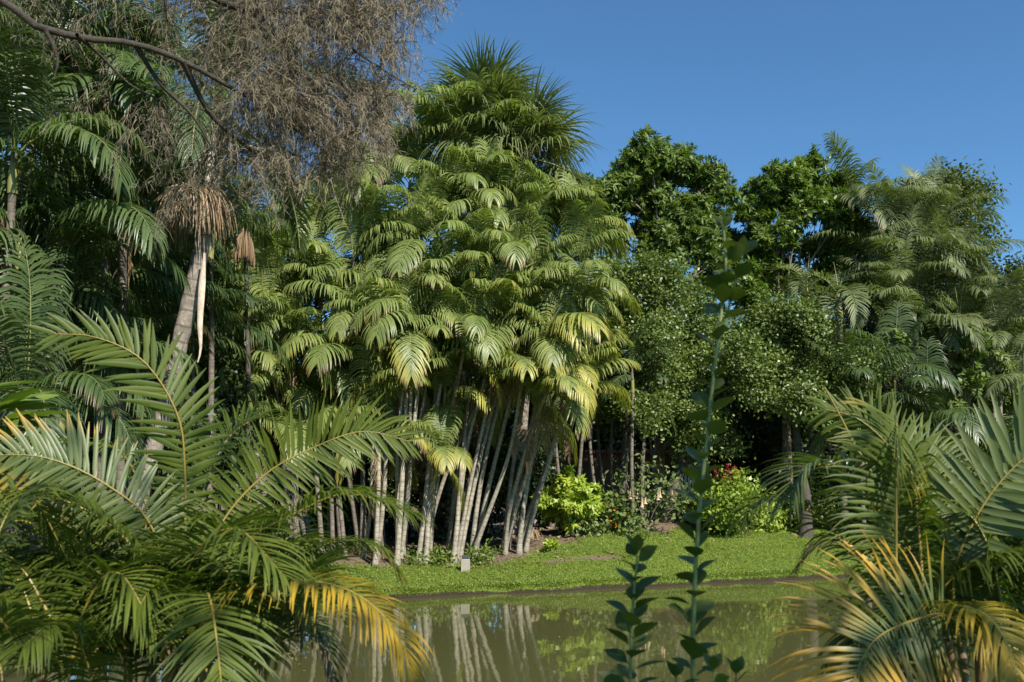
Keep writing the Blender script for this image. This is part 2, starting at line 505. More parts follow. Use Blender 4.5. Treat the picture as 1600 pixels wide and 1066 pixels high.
def place(me, name, parent, loc, rz, sc=1., color=(0, 0, 0), tilt=(0, 0)):
    o = obj(name, me, parent, loc)
    o.rotation_euler = (tilt[0], tilt[1], rz); o.scale = (sc, sc, sc)
    o.color = tuple(color) + (1,)
    return o

def palm(name, base, crown, label, group, pset='clump', nf=9, sc=1., r0=.085, r1=.055, bark='slim_bark', bow=.0, yel=0., dead=0,
         orange=False, brush=False, spear=True, az0=None, shaft=.9, mix=None, cat='palm tree', skew=None):
    base = np.asarray(base, float); crown = np.asarray(crown, float)
    t = thing(name, base, label, cat, group)
    v = crown - base; H = np.linalg.norm(v)
    s = np.linspace(0, 1, 26)[:, None]
    side = nrm(np.cross(v, (0, 1., 0)))
    q = v * s + np.array((0, 0, 0)) + side * bow * np.sin(np.pi * s) + side * .02 * np.sin(9 * s + base[0])
    if pset == 'clump': q[:, :2] += v[:2] * (s ** 1.2 - s)
    rad = r0 + (r1 - r0) * s[:, 0] + r0 * .45 * np.exp(-s[:, 0] * H / .2)
    mb = MB(); mb.tube(np.vstack([q[0] - (0, 0, .25), q]), np.concatenate([[rad[0] * 1.1], rad]), 10)
    mb.build('trunk', M[bark], t)
    up = nrm(q[-1] - q[-3])
    if shaft:
        mb = MB(); k = np.linspace(0, 1, 8)[:, None]
        mb.tube(q[-1] - up * shaft * .85 + up * k * shaft, (r1 * (1.12 + .35 * np.sin(np.pi * np.minimum(k + .25, 1)) - .75 * k ** 2))[:, 0], 9, rng.random())
        mb.build('crownshaft', M['shaft_orange' if orange else 'shaft_green'], t)
    top = q[-1] + up * .05
    order = mix or ['mid', 'low', 'up', 'mid', 'hang', 'mid', 'low', 'up', 'mid', 'low', 'mid', 'hang', 'up', 'mid']
    a = rng.random() * 6.28 if az0 is None else az0
    for i in range(nf):
        kind = order[i % len(order)]
        me = PR[pset][kind][rng.integers(len(PR[pset][kind]))]
        a += 2.39996 + rng.normal(0, .2)
        age = {'up': 0, 'mid': .12, 'low': .45, 'hang': .7}[kind]
        y = float(np.clip(yel * (.45 + age) * (.6 + .8 * rng.random()), 0, .95))
        b = float(.10 + .3 * rng.random()) if (kind in ('low', 'hang') and rng.random() < .4) else .08 * float(rng.random())
        place(me, 'frond', t, top - up * (.0 if kind == 'up' else .08 + .25 * age), a, sc * (1 + rng.normal(0, .07)), (y, b, 0),
              (rng.normal(0, .07), rng.normal(0, .07)))
    if spear:
        mb = MB(); pts = arc(1.5 * sc, 86, 78, 10)
        mb.tube(pts, np.linspace(.03, .006, 10) * sc, 6, rng.random())
        sp = mb.build('spear_leaf', M['palm_rachis'], t, loc=top); sp.rotation_euler = (0, 0, rng.random() * 6.28)
    for i in range(dead):
        place(DEAD[i % 2], 'dead_frond', t, q[-1] - up * (shaft + .1), rng.random() * 6.28, sc * (.8 + .3 * rng.random()))
    if brush:
        o = place(BRUSH, 'fruit_stalk', t, q[-1] - up * (shaft * .95) + np.array((.05, -.15, 0)), rng.random() * 6.28, 1.1)
    return t

def ordinal(i):
    if i >= 20: return 'twenty ' + ordinal(i - 20)
    w = ['first', 'second', 'third', 'fourth', 'fifth', 'sixth', 'seventh', 'eighth', 'ninth', 'tenth', 'eleventh', 'twelfth',
         'thirteenth', 'fourteenth', 'fifteenth', 'sixteenth', 'seventeenth', 'eighteenth', 'nineteenth', 'twentieth']
    return w[i]

# ------------------------------------------------------------------ setting: ground, pond, sky
def build_ground():
    xs = np.concatenate([np.linspace(-700, -45, 14)[:-1], np.linspace(-45, -14, 40)[:-1], np.linspace(-14, 22, 260)[:-1],
                         np.linspace(22, 60, 50)[:-1], np.linspace(60, 700, 14)])
    ys = np.concatenate([np.linspace(-60, -6, 10)[:-1], np.linspace(-6, 17, 60)[:-1], np.linspace(17, 40, 190)[:-1],
                         np.linspace(40, 80, 50)[:-1], np.linspace(80, 900, 24)])
    X, Y = np.meshgrid(xs, ys)
    Z = ground(X, Y)
    v = np.stack([X, Y, Z], -1).reshape(-1, 3)
    nx, ny = len(xs), len(ys)
    i = np.arange(ny - 1)[:, None] * nx + np.arange(nx - 1)[None]
    f = np.stack([i, i + 1, i + nx + 1, i + nx], -1)
    mb = MB(); dd, ff = inland(X, Y); mb.add(v, f, (1 - smooth(dd, .06, .22)).ravel(), grass_mask(X, Y).ravel())
    o = mb.build('ground', M['ground']); o['kind'] = 'structure'

def grass_mask(x, y):
    d, far = inland(x, y)
    lim = 3.0 + 1.6 * smooth(x, -.5, 3) + .35 * np.sin(x * 2.3) + 9 * smooth(x, 9, 14)
    g = smooth(far, .02, .15) * (1 - smooth(far, lim - .6, lim + .7))
    bare = np.exp(-(((x - .35) / .9) ** 2 + ((far - 3.2) / .8) ** 2)) * .6 + np.exp(-(((x - 2.5) / .9) ** 2 + ((far - 2.2) / .3) ** 2)) * .95 + np.exp(-(((x - 1.2) / .5) ** 2 + ((far - 2.3) / .25) ** 2)) * .8 + np.exp(-(((x + 1.4) / .7) ** 2 + ((far - 2.6) / .6) ** 2)) * .5
    g = g * (1 - np.clip(bare, 0, 1))
    near = smooth(5.0 - y, 0, 1.0) * .6 * (far < 0)
    hill = smooth(y, 55, 75) * .55
    return np.maximum(np.maximum(g, near), hill)

build_ground()
mb = MB()
mb.add([(-60, -1, 0), (90, -1, 0), (90, 60, 0), (-60, 60, 0)], [(0, 1, 2, 3)])
o = mb.build('pond_water', M['water']); o['kind'] = 'structure'

# short lawn plants on the far bank
n = 260000
X = rng.uniform(-9, 17, n); D = np.where(rng.random(n) < .12, rng.uniform(-.02, .3, n), rng.uniform(0, 10, n))
Y = shore(X) + (D + .04 - .10 * np.sin(1.9 * X) - .05 * np.sin(5.3 * X + 1)) / .86
g = np.where((D < .35) & (D > .0), .9, grass_mask(X, Y)) + wob(X * 2.2, Y * 2.2) * .12
keep = (rng.random(n) < np.clip(g * 1.5 - .25, 0, 1)) & ((D < 5.5) | (rng.random(n) < .4))
X, Y = X[keep], Y[keep]; k = len(X)
P = np.stack([X, Y, ground(X, Y) + rng.uniform(-.01, .05, k)], 1)
az = rng.random(k) * 6.283; el = rng.uniform(.0, 1.1, k)
dv = np.stack([np.cos(az) * np.cos(el), np.sin(az) * np.cos(el), np.sin(el)], 1)
mb = MB()
tone = np.clip(.5 + .3 * wob(X * .9, Y * 1.4) + .35 * wob(X * 3.1 + 4, Y * 4.2) + rng.normal(0, .25, k), 0, 1)
mb.leaves(P, dv, np.array((0, 0, 1.)) + rng.normal(0, .3, (k, 3)), rng.uniform(.03, .07, k), rng.uniform(.007, .016, k), tone)
o = mb.build('grass', M['grass']); o['kind'] = 'stuff'
o['label'] = 'bright green ground cover on the far bank'

# dry leaves lying on the soil under the palms
n = 5200
X = rng.uniform(-12, 14, n); D = rng.uniform(1.2, 11, n); Y = shore(X) + D / .86
keep = rng.random(n) > grass_mask(X, Y) * .92
X, Y = X[keep], Y[keep]; k = len(X)
az = rng.random(k) * 6.283
mb = MB()
mb.leaves(np.stack([X, Y, ground(X, Y) + .02], 1), np.stack([np.cos(az), np.sin(az), rng.normal(.1, .2, k)], 1),
          np.array((0, 0, 1.)) + rng.normal(0, .35, (k, 3)), rng.uniform(.08, .28, k), rng.uniform(.02, .06, k))
o = mb.build('leaf_litter', M['dry_leaf']); o['kind'] = 'stuff'
o['label'] = 'dry brown fallen leaves on the soil below the palms'

n = 70
Y = rng.uniform(13, 26, n); X = rng.uniform(-4, 9, n); keep = Y < shore(X) - .4; X, Y = X[keep], Y[keep]; k = len(X)
az = rng.random(k) * 6.283
mb = MB()
mb.leaves(np.stack([X, Y, np.full(k, .006)], 1), np.stack([np.cos(az), np.sin(az), 0 * az], 1), np.tile((0, 0, 1.), (k, 1)), rng.uniform(.03, .09, k), rng.uniform(.012, .03, k), fold=.1)
o = mb.build('floating_leaves', M['dry_leaf']); o['kind'] = 'stuff'
o['label'] = 'small fallen leaves floating on the pond'

# ------------------------------------------------------------------ the palm clump on the far bank
CLUMP = [(395, 395), (440, 330), (485, 372), (498, 445), (551, 405), (382, 498), (340, 430), (423, 572), (497, 585), (360, 580),
         (564, 318), (588, 374), (625, 430), (609, 525), (617, 600), (650, 372), (560, 500), (455, 505), (584, 640), (350, 470), (372, 540), (412, 470), (325, 525), (405, 430), (345, 610), (460, 560), (530, 560), (520, 470), (780, 520), (860, 540), (880, 590), (760, 600), (660, 620), (640, 560),
         (671, 556), (696, 612), (645, 690), (688, 706), (729, 523), (708, 470), (737, 425), (712, 318), (753, 338),
         (774, 312), (750, 575), (799, 556), (816, 596), (791, 470), (791, 415), (836, 432), (870, 473), (857, 352), (832, 382),
         (898, 364), (905, 415), (915, 470), (898, 535), (922, 565), (905, 615), (853, 618), (820, 505), (665, 470), (640, 505),
         (600, 690), (440, 640), (500, 655), (545, 640), (400, 655), (470, 612)]
BASES = np.array([430, 470, 520, 565, 590, 622, 655, 668, 703, 712, 728, 740, 764, 771, 786, 797])
YB = np.array([905, 905, 902, 895, 892, 888, 884, 884, 882, 880, 881, 880, 876, 876, 874, 876])
tiers = [(0, 385, 'topmost tier'), (385, 480, 'upper tier'), (480, 580, 'middle tier'), (580, 999, 'lowest tier')]
used = {}
for (lo, hi, tname) in tiers:
    row = sorted([c for c in CLUMP if lo <= c[1] < hi])
    for i, (cx, cy) in enumerate(row):
        dep = 24.3 + max(0, 660 - cy) / 400 * 4.6 + abs(cx - 680) / 300 * .5 + rng.normal(0, .3)
        bxp = 425 + (cx - 340) / 590 * 380 + rng.normal(0, 10)
        j = int(np.argmin(abs(BASES - bxp)))
        front = used.get(j, 0); used[j] = front + 1
        b = gp(BASES[j] + rng.normal(0, 4), YB[j] - front * 5 - rng.random() * 4)
        if cx < 565: b = gp(BASES[j] + rng.normal(0, 8), YB[j] - 24 - front * 3)
        if cx > 842: b = behind(782 + (cx - 842) * .45 + rng.normal(0, 5), 27.2 + rng.random() * 1.6)
        c = at(cx, cy, max(dep, b[1] - (1.6 if cx > 842 else .6)))
        yel = .30 + .50 * smooth(cy, 420, 700) * smooth(cx, 560, 680) + .25 * smooth(cx, 800, 900) * rng.random()
        if cy > 560 and rng.random() < .45: yel += .25
        orange = (cx, cy) in ((498, 445), (625, 430), (870, 473), (382, 498))
        tone = 'yellow tipped fronds' if yel > .5 else ('an orange crownshaft' if orange else 'green arching fronds')
        palm('slender_palm', b, c, f'slender pale palm with {tone}, crown {ordinal(i)} from left in clump\'s {tname}',
             'slender palms in the clump on the far bank', 'clump', 8 + int(rng.integers(0, 3)), .80 + .16 * rng.random() - .08 * (cy > 560) - .12 * (cy > 640),
             r0=.056 + .020 * rng.random(), r1=.045, bark='dark_slim_bark' if cx < 565 else 'slim_bark', yel=float(min(yel, .62)), dead=int(rng.random() < .3) + int(rng.random() < .25),  # left stems get darker bark, standing in for the shade there
             orange=orange, brush=(cx, cy) in ((708, 470), (625, 430), (820, 505), (870, 473), (897, 535)) or rng.random() < .12,
             spear=rng.random() < .6, bow=rng.normal(0, .12))

# taller feather palms rising behind the clump
TALL = [(640, 285), (690, 225), (760, 262), (590, 300), (725, 285)]
for i, (cx, cy) in enumerate(sorted(TALL)):
    b = np.array((at(600 + (cx - 600) * .6, 800, 30)[0], 30 + rng.random() * 1.5, 0)); b[2] = gz(b[0], b[1])
    palm('feather_palm', b, at(cx, cy, 30.5 + rng.random()), f'tall feather palm rising behind the clump, {ordinal(i)} crown from left', 'tall feather palms behind the clump',
         'clump', 9, 1.15, r0=.1, r1=.065, yel=.1, dead=1)

# ------------------------------------------------------------------ fan palms
def fan_leaf(el, droop):
    mb = MB(); n = 44
    pet = arc(1.25, el, el - 25, 8)
    mb.tube(pet, np.linspace(.03, .02, 8), 5, .5, .2, 1)
    T = nrm(pet[-1] - pet[-2]); S = np.array((0, 1., 0)); N = np.cross(S, T)
    a = np.radians(np.linspace(-128, 128, n)) + rng.normal(0, .04, n)
    d = T * np.cos(a)[:, None] + S * np.sin(a)[:, None] + N * (.35 * np.abs(np.sin(a)))[:, None] + rng.normal(0, .05, (n, 3))
    d = nrm(d)
    w0 = nrm(np.cross(np.broadcast_to(N, d.shape), d))
    ln = (1.75 - .35 * (np.abs(a) / 2.2) ** 2) * (1 + rng.normal(0, .07, n))
    K = 7; C = [np.broadcast_to(pet[-1], (n, 3))]; W = [w0]
    dr = droop * (1 + rng.normal(0, .25, n))
    for k in range(K):
        f = max(0, (k - 1.5) / K)
        d = nrm(d + np.array((0, 0, -1.)) * (dr * f)[:, None] * .75)
        C.append(C[-1] + d * (ln / K)[:, None]); W.append(nrm(w0 - (w0 * d).sum(1, keepdims=True) * d))
    x = np.linspace(0, 1, K + 1)
    prof = np.minimum(1, .25 + 3 * x) * np.minimum(1, (1.02 - x) * 1.6)
    C = np.stack(C, 1); W = np.stack(W, 1) * (.034 * prof)[None, :, None]
    mb.ribbon(C, W, None, np.broadcast_to(x[None], (n, K + 1)))
    return mb.mesh('fan_leaf', [M['fan_leaf'], M['palm_rachis']])
FAN = {'up': [fan_leaf(80, .4), fan_leaf(68, .6)], 'mid': [fan_leaf(50, .9), fan_leaf(36, 1.1)], 'low': [fan_leaf(15, 1.1), fan_leaf(-10, 1.3)]}

def fan_palm(base, crown, label, nf=26, sc=1.):
    t = thing('fan_palm', base, label, 'fan palm', 'tall fan palms behind the clump')
    v = crown - base; s = np.linspace(0, 1, 24)[:, None]
    q = v * s + np.array((.25, .1, 0)) * np.sin(np.pi * s)
    mb = MB(); mb.tube(q, .2 - .04 * s[:, 0], 12); mb.build('trunk', M['ring_bark'], t)
    a = rng.random() * 6
    for i in range(nf):
        u = i / (nf - 1)
        kind = 'up' if u > .66 else ('mid' if u > .3 else 'low')
        a += 2.39996
        o = place(FAN[kind][i % 2], 'fan_leaf', t, q[-1] + np.array((0, 0, -.3 + .5 * u)), a, sc * (1 + rng.normal(0, .06)), (0.05, .16 if kind == 'low' else .1, 0),
                  (rng.normal(0, .1), rng.normal(0, .1)))
fan_palm(behind(745, 31.5), at(757, 205, 31.5), 'tallest fan palm with upright spiky leaves, top centre against the sky', 32, 1.12)
fan_palm(behind(800, 31), at(824, 240, 31), 'fan palm with drooping curtain of leaf segments beside open sky', 30, 1.05)
fan_palm(behind(830, 33.5), at(845, 330, 33.5), 'short fan palm with pale leaf tips low behind the clump\'s right shoulder', 12, .8)

# ------------------------------------------------------------------ broadleaf trees
def perp(a):
    b = np.cross(a, rng.normal(0, 1, a.shape))
    return nrm(b)

def foliage(mb, lobes, dens, kind, ln, wd, lean=.0, inner=.5):
    """lobes: list of (centre, radius). dens: clusters per square metre of lobe surface"""
    Cs, As, Rr = [], [], []
    sub = []
    for (c, r) in lobes:
        if r < .35: sub.append((c, r)); continue
        sub.append((c, r * .62))
        for dv in nrm(rng.normal(0, 1, (9, 3)) + np.array((0, -.25, .3))):
            sub.append((c + dv * r * rng.uniform(.5, 1.0), r * rng.uniform(.26, .48)))
    lobes = sub; dens = dens * .72
    for (c, r) in lobes:
        m = int(max(6, dens * 4 * math.pi * r * r))
        d = nrm(rng.normal(0, 1, (m, 3)))
        ok = (d[:, 2] > -.55) | (rng.random(m) < .35)
        d = d[ok]; m = len(d)
        bump = 1 + .3 * np.sin(d[:, 0] * 5 + c[0] * 3) * np.sin(d[:, 1] * 4 + c[1]) + .18 * np.sin(d[:, 2] * 6 + c[2] * 2) + rng.normal(0, .10, m)
        rad = r * bump * np.where(rng.random(m) < .75, rng.uniform(.80, 1.2, m), rng.uniform(inner, .85, m))
        Cs.append(c + d * rad[:, None] * np.array((1, 1, .85))); As.append(d); Rr.append(np.full(m, rng.random()))
    C = np.concatenate(Cs); A = np.concatenate(As); T = np.concatenate(Rr); m = len(C)
    A = nrm(A + np.array((0, 0, .35)) + rng.normal(0, .35, A.shape))
    tone = np.clip(.55 * T + .25 * rng.random(m) + .1, 0, 1)
    if kind == 'rosette':
        n = 11
        A2 = np.repeat(A, n, 0); ph = rng.uniform(.7, 1.55, m * n)[:, None]
        d = A2 * np.cos(ph) + perp(A2) * np.sin(ph)
        pos = np.repeat(C, n, 0) + A2 * rng.uniform(-.10, .05, (m * n, 1))
        nr = A2 + np.array((0, 0, .5)) + rng.normal(0, .2, A2.shape)
        d = d + np.array((0, 0, -.15))
    elif kind == 'spray':
        n = 12
        A2 = np.repeat(A, n, 0)
        pos = np.repeat(C, n, 0) + rng.normal(0, 1, A2.shape) * (ln * 1.35)
        d = A2 * .6 + rng.normal(0, .7, A2.shape) + np.array((0, 0, -.25 + lean))
        nr = np.array((0, 0, .55)) + A2 * 1.0 + rng.normal(0, .4, A2.shape)
    N = len(pos)
    mb.leaves(pos, d, nr, ln * rng.uniform(.7, 1.25, N), wd * rng.uniform(.75, 1.2, N),
              np.clip(np.repeat(tone, n) + rng.normal(0, .15, N), 0, 1))
    return C

def broad_tree(name, base, lobes, label, leaf, kind='spray', dens=9, ln=.16, wd=.045, r0=.2, bark='tree_bark', group=None, fork=.45,
               cat='tree', twigs=4, trunk_name='trunk', crown_name='crown'):
    base = np.asarray(base, float)
    t = thing(name, base, label, cat, group)
    L = [(np.asarray(c, float) - base, r) for c, r in lobes]
    cen = np.mean([c for c, r in L], 0)
    mb = MB()
    n = 14; s = np.linspace(0, 1, n)[:, None]
    fk = np.array((cen[0] * fork, cen[1] * fork, cen[2] * fork))
    top = np.array((cen[0] * .9, cen[1] * .9, cen[2] * .98))
    tr = curve([(0, 0, -.3), fk * .5 + rng.normal(0, .08 * r0 * 5, 3) * (1, 1, 0), fk, top], 18)
    mb.tube(tr, r0 * (1.15 - .8 * np.linspace(0, 1, 18)) + r0 * .6 * np.exp(-np.linspace(0, 1, 18) * 14), 9)
    for (c, r) in L:
        j = int(np.clip(8 + rng.integers(0, 9), 0, 16))
        if tr[j, 2] > c[2] - .2: j = max(5, int(np.argmin(abs(tr[:, 2] - (c[2] - r)))) if c[2] > fk[2] * .7 else 5)
        a = tr[j]; mid = (a + c) / 2 + rng.normal(0, .15, 3) * r + np.array((0, 0, -.1 * r))
        br = curve([a, mid, c], 10)
        rb = r0 * .30 * min(1.3, .5 + r * .4)
        mb.tube(br, np.linspace(rb, rb * .35, 10), 6)
        for _ in range(twigs):
            e = c + nrm(rng.normal(0, 1, 3) + np.array((0, 0, .3))) * r * .9
            k = rng.integers(4, 9)
            mb.tube(curve([br[k], (br[k] + e) / 2 + rng.normal(0, .1, 3) * r, e], 7), np.linspace(rb * .4, .008, 7), 5)
    mb.build(trunk_name, M[bark], t)
    fb = MB(); foliage(fb, L, dens, kind, ln, wd)
    fb.build(crown_name, M[leaf], t)
    return t

def lob(lst, depth, spread=.6):
    out = []
    for (x, y, r) in lst:
        rr = px_size(r, depth)
        out.append((at(x, y, depth + rng.normal(0, spread) ), rr))
    return out

def backlobes(lst, depth):
    """a second, deeper layer so that the crown is round"""
    return [(at(x + rng.normal(0, r * .3), y + r * .2, depth + px_size(r, depth) * 1.3), px_size(r, depth) * .9) for (x, y, r) in lst]

A = [(1018, 248, 38), (1062, 268, 40), (1108, 290, 32), (960, 300, 40), (925, 298, 20), (1005, 315, 45), (1060, 330, 42), (1105, 345, 32),
     (955, 355, 34), (1040, 385, 36), (1098, 392, 32), (985, 275, 32), (1030, 345, 40), (930, 340, 30), (1075, 365, 36), (1130, 300, 22)]
broad_tree('broadleaf_tree', behind(1020, 36), lob(A, 35.5, 1.0) + backlobes(A[::2], 35.5),
           'tall dark broadleaf tree with rosettes of long leaves and forked pale limbs', 'rosette_leaf', 'rosette', 19, .29, .052, .22)
B = [(1232, 278, 42), (1195, 310, 36), (1262, 268, 30), (1292, 300, 36), (1172, 330, 24), (1248, 335, 45), (1212, 375, 40), (1270, 390, 36),
     (1190, 430, 36), (1150, 435, 36), (1160, 380, 26), (1230, 440, 34), (1310, 340, 34), (1335, 390, 38), (1300, 430, 36), (1170, 470, 34), (1110, 430, 30)]
broad_tree('broadleaf_tree', behind(1225, 37), lob(B, 36.5, 1.0) + backlobes(B[::2], 36.5),
           'bright green broadleaf tree left of the silvery palms, top against the sky', 'bright_leaf', 'rosette', 19, .26, .046, .2)
C_ = [(1480, 350, 36), (1530, 375, 30), (1430, 370, 36), (1390, 400, 34), (1470, 420, 36), (1540, 430, 30), (1500, 292, 26), (1528, 305, 16), (1470, 285, 18), (1540, 290, 8), (1510, 325, 20), (1455, 300, 16)]
broad_tree('broadleaf_tree', behind(1495, 41), lob(C_, 41, .8), 'thin sunlit tree behind the silvery palms, leaves sparse at its right edge', 'olive_leaf', 'spray', 7, .22, .06, .14)
D1 = [(1000, 440, 44), (955, 425, 30), (1040, 455, 46), (975, 505, 48), (955, 590, 34), (1020, 530, 52), (985, 600, 40), (945, 640, 24), (1005, 640, 38)]
broad_tree('small_leaved_tree', behind(965, 32.5), lob(D1, 32, .8) + backlobes(D1[::3], 32), 'glossy small leaved tree directly right of the palm clump',
           'gloss_leaf', 'spray', 20, .13, .044, .14, 'dark_bark', 'glossy small leaved trees behind the flower bed')
D2 = [(1070, 545, 48), (1060, 605, 46), (1095, 650, 40), (1110, 590, 36), (1045, 655, 28), (1125, 520, 40), (1090, 700, 30), (1120, 690, 34), (1085, 470, 36)]
broad_tree('small_leaved_tree', behind(1042, 33.5), lob(D2, 33.2, .7) + backlobes(D2[::3], 33.2), 'glossy tree with thick dark trunk and foliage drooping low behind red flowers',
           'gloss_leaf', 'spray', 20, .13, .044, .27, 'dark_bark', 'glossy small leaved trees behind the flower bed')
E = [(1200, 535, 48), (1255, 525, 46), (1225, 590, 48), (1295, 585, 46), (1345, 580, 34), (1180, 605, 38), (1160, 555, 34), (1260, 630, 40), (1310, 630, 30), (1200, 500, 34)]
broad_tree('small_leaved_tree', behind(1250, 32.5), lob(E, 32, .9) + backlobes(E[::3], 32), 'wide glossy small leaved tree below the bright green broadleaf tree',
           'gloss_leaf', 'spray', 20, .13, .044, .2, 'dark_bark', 'glossy small leaved trees behind the flower bed')
G = [(1395, 540, 30), (1440, 520, 30), (1480, 555, 36), (1520, 540, 26), (1550, 590, 36), (1590, 570, 30), (1500, 610, 36), (1440, 600, 30), (1590, 640, 40), (1560, 680, 30), (1540, 640, 30)]
broad_tree('broadleaf_tree', behind(1490, 33), lob(G, 33, 1.0), 'dark spreading tree under the silvery palms, thin leaning trunk below', 'rosette_leaf', 'rosette', 6, .24, .06, .12)
H_ = [(1590, 430, 22), (1570, 470, 26), (1605, 480, 34), (1580, 520, 30), (1620, 540, 40), (1550, 500, 20)]
broad_tree('broadleaf_tree', behind(1600, 40), lob(H_, 40, .8) + backlobes(H_[::2], 40), 'bushy dark tree cut by the right edge of the view', 'forest_leaf', 'spray', 8, .18, .05, .16)
I_ = [(872, 278, 20), (895, 300, 18), (860, 305, 20), (905, 330, 22)]
broad_tree('broadleaf_tree', behind(885, 42), lob(I_, 42, .5), 'small distant treetop between fan palm and tall dark tree', 'olive_leaf', 'spray', 7, .2, .05, .12)
# dark woodland behind the clump
WOOD = [((330, 420, 60), (390, 500, 70), (330, 560, 70), (420, 600, 60), (370, 650, 60)), ((520, 470, 60), (570, 560, 70), (500, 620, 60), (590, 640, 60)),
        ((660, 430, 55), (700, 530, 65), (640, 560, 60), (740, 600, 60), (680, 640, 50)), ((820, 470, 55), (800, 560, 60), (860, 580, 60), (830, 650, 50)),
        ((905, 520, 50), (880, 610, 50), (930, 640, 45)), ((200, 350, 90), (120, 480, 90), (230, 520, 80), (180, 620, 80)), ((40, 300, 90), (20, 470, 100), (60, 600, 90)),
        ((280, 250, 80), (200, 160, 80), (300, 370, 70)), ((80, 120, 90), (20, 60, 80)), ((1010, 560, 50), (1100, 600, 60), (1060, 640, 50)), ((1330, 480, 50), (1390, 450, 50), (1350, 560, 50), (1400, 600, 50)), ((1180, 560, 50), (1240, 610, 50), (1170, 640, 45), (1290, 640, 45), (1230, 680, 40)),
        ((1450, 430, 50), (1510, 450, 45), (1440, 640, 50), (1520, 660, 50)), ((560, 330, 40), (610, 370, 40), (500, 350, 40)), ((720, 290, 40), (790, 330, 40), (760, 380, 40))]
place_words = ['behind the left half of the clump', 'behind the clump, left of its centre', 'behind the clump\'s centre', 'behind the clump\'s right half', 'beside the clump\'s right edge',
               'behind the dark palms at left', 'at the far left edge', 'behind the thick leaning palm', 'at the top left corner', 'behind the glossy trees',
               'behind the drooping palm', 'behind the wide glossy tree', 'under the silvery palms', 'behind the clump\'s upper left', 'below the fan palms']
for ls, w in zip(WOOD, place_words):
    x0 = ls[0][0]
    dp = 24. if x0 < 300 else (35.5 if x0 < 950 else 38.)
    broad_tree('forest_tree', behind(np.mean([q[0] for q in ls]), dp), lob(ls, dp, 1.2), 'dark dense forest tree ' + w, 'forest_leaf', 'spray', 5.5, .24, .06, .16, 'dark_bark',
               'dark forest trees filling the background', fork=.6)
UNDER = [(20, 640, 19), (90, 650, 20), (160, 640, 21), (215, 650, 22), (280, 640, 24), (340, 640, 25), (400, 650, 27), (60, 560, 23), (180, 540, 25), (300, 560, 28),
         (130, 700, 19), (0, 700, 18), (240, 710, 21), (350, 710, 23), (460, 640, 31), (520, 690, 31), (580, 650, 32), (640, 700, 32), (700, 690, 32), (760, 700, 32), (820, 690, 33), (440, 720, 29),
         (600, 780, 31), (680, 780, 31), (750, 770, 31.5), (820, 770, 32), (520, 790, 30), (130, 430, 27), (10, 380, 25), (250, 450, 28)]
for i, (px, py, dp) in enumerate(sorted(UNDER)):
    c = at(px, py, dp); b = behind(px, dp); r = px_size(52, dp)
    ls = [(c + rng.normal(0, .35, 3) * r + np.array((0, 0, k * .5 * r)), r * (.75 + .2 * rng.random())) for k in (-1.4, -.3, .6)]
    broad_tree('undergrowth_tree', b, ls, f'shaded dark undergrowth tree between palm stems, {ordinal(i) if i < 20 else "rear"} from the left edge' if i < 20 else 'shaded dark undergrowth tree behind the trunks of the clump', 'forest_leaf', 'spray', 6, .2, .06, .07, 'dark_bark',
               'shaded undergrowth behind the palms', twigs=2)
# far hillside shrubs seen through the gaps
for i in range(46):
    px = 840 + i * 17 + rng.normal(0, 5); dp = 58 + rng.random() * 36
    x = at(px, 650, dp)[0]; b = np.array((x, dp, gz(x, dp))); r = 1.3 + rng.random() * 1.2
    ls = [(b + np.array((rng.normal(0, .8), rng.normal(0, .8), r * .8 + rng.random() * 1.4)), r) for _ in range(3)]
    broad_tree('hillside_tree', b, ls, 'small pale tree on the far hillside, seen through gaps between trunks', 'hill_leaf', 'spray', 2.6, .34, .09, .1, 'tree_bark',
               'pale trees on the far hillside', twigs=1)
for i in range(22):
    px = 850 + i * 36 + rng.normal(0, 8); dp = 44 + rng.random() * 8
    x = at(px, 650, dp)[0]; b = np.array((x, dp, gz(x, dp))); r = 1.7 + rng.random() * .8
    ls = [(b + np.array((rng.normal(0, 1.0), rng.normal(0, .8), r * .8 + k * 1.9)), r) for k in range(4)]
    broad_tree('hillside_tree', b, ls, 'small pale tree on the far hillside, seen through gaps between trunks', 'hill_leaf', 'spray', 3.4, .30, .085, .12, 'tree_bark',
               'pale trees on the far hillside', twigs=1)
# thin dark trunks between the clump and the big tree
THIN = [862, 876, 893, 904, 921, 931, 946, 953, 968, 985, 1000, 1030]
for i, px in enumerate(THIN):
    dp = 30.5 + rng.random() * 3.5
    b = behind(px, dp); c = at(px + rng.normal(0, 16), 560 + rng.random() * 60, dp + rng.normal(0, .3))
    palm('slender_palm', b, c, f'thin shaded palm behind the flower bed, {ordinal(i)} bare trunk from left', 'thin shaded palms behind the flower bed', 'left', 6, .55, r0=.06 + .03 * rng.random(), r1=.045,
         bark='dark_slim_bark', spear=False)

# ------------------------------------------------------------------ silvery palms at right
RP = [(1335, 268, 36), (1385, 300, 35), (1440, 335, 35), (1480, 385, 34.5), (1415, 395, 34), (1375, 370, 35.5), (1525, 440, 35), (1460, 300, 36.5)]
for i, (cx, cy, dp) in enumerate(sorted(RP)):
    palm('silvery_palm', behind(1330 + (cx - 1330) * .8, dp), at(cx, cy + 62, dp), f'tall silvery palm at right, {ordinal(i)} crown from left along the treetop', 'tall silvery palms at right',
         'right', 12, 1.0, r0=.11, r1=.07, bark='dark_slim_bark', yel=.2, dead=1, mix=['up', 'mid', 'mid', 'low', 'up', 'mid', 'low', 'mid'])
palm('drooping_palm', behind(1312, 33), at(1312, 470, 33), 'palm with curling orange edged fronds above the wide glossy tree', None, 'curl', 12, 1.0, r0=.13, r1=.09, bark='dark_slim_bark', yel=.35, dead=2, mix=['mid', 'low', 'mid', 'up', 'mid', 'low'])
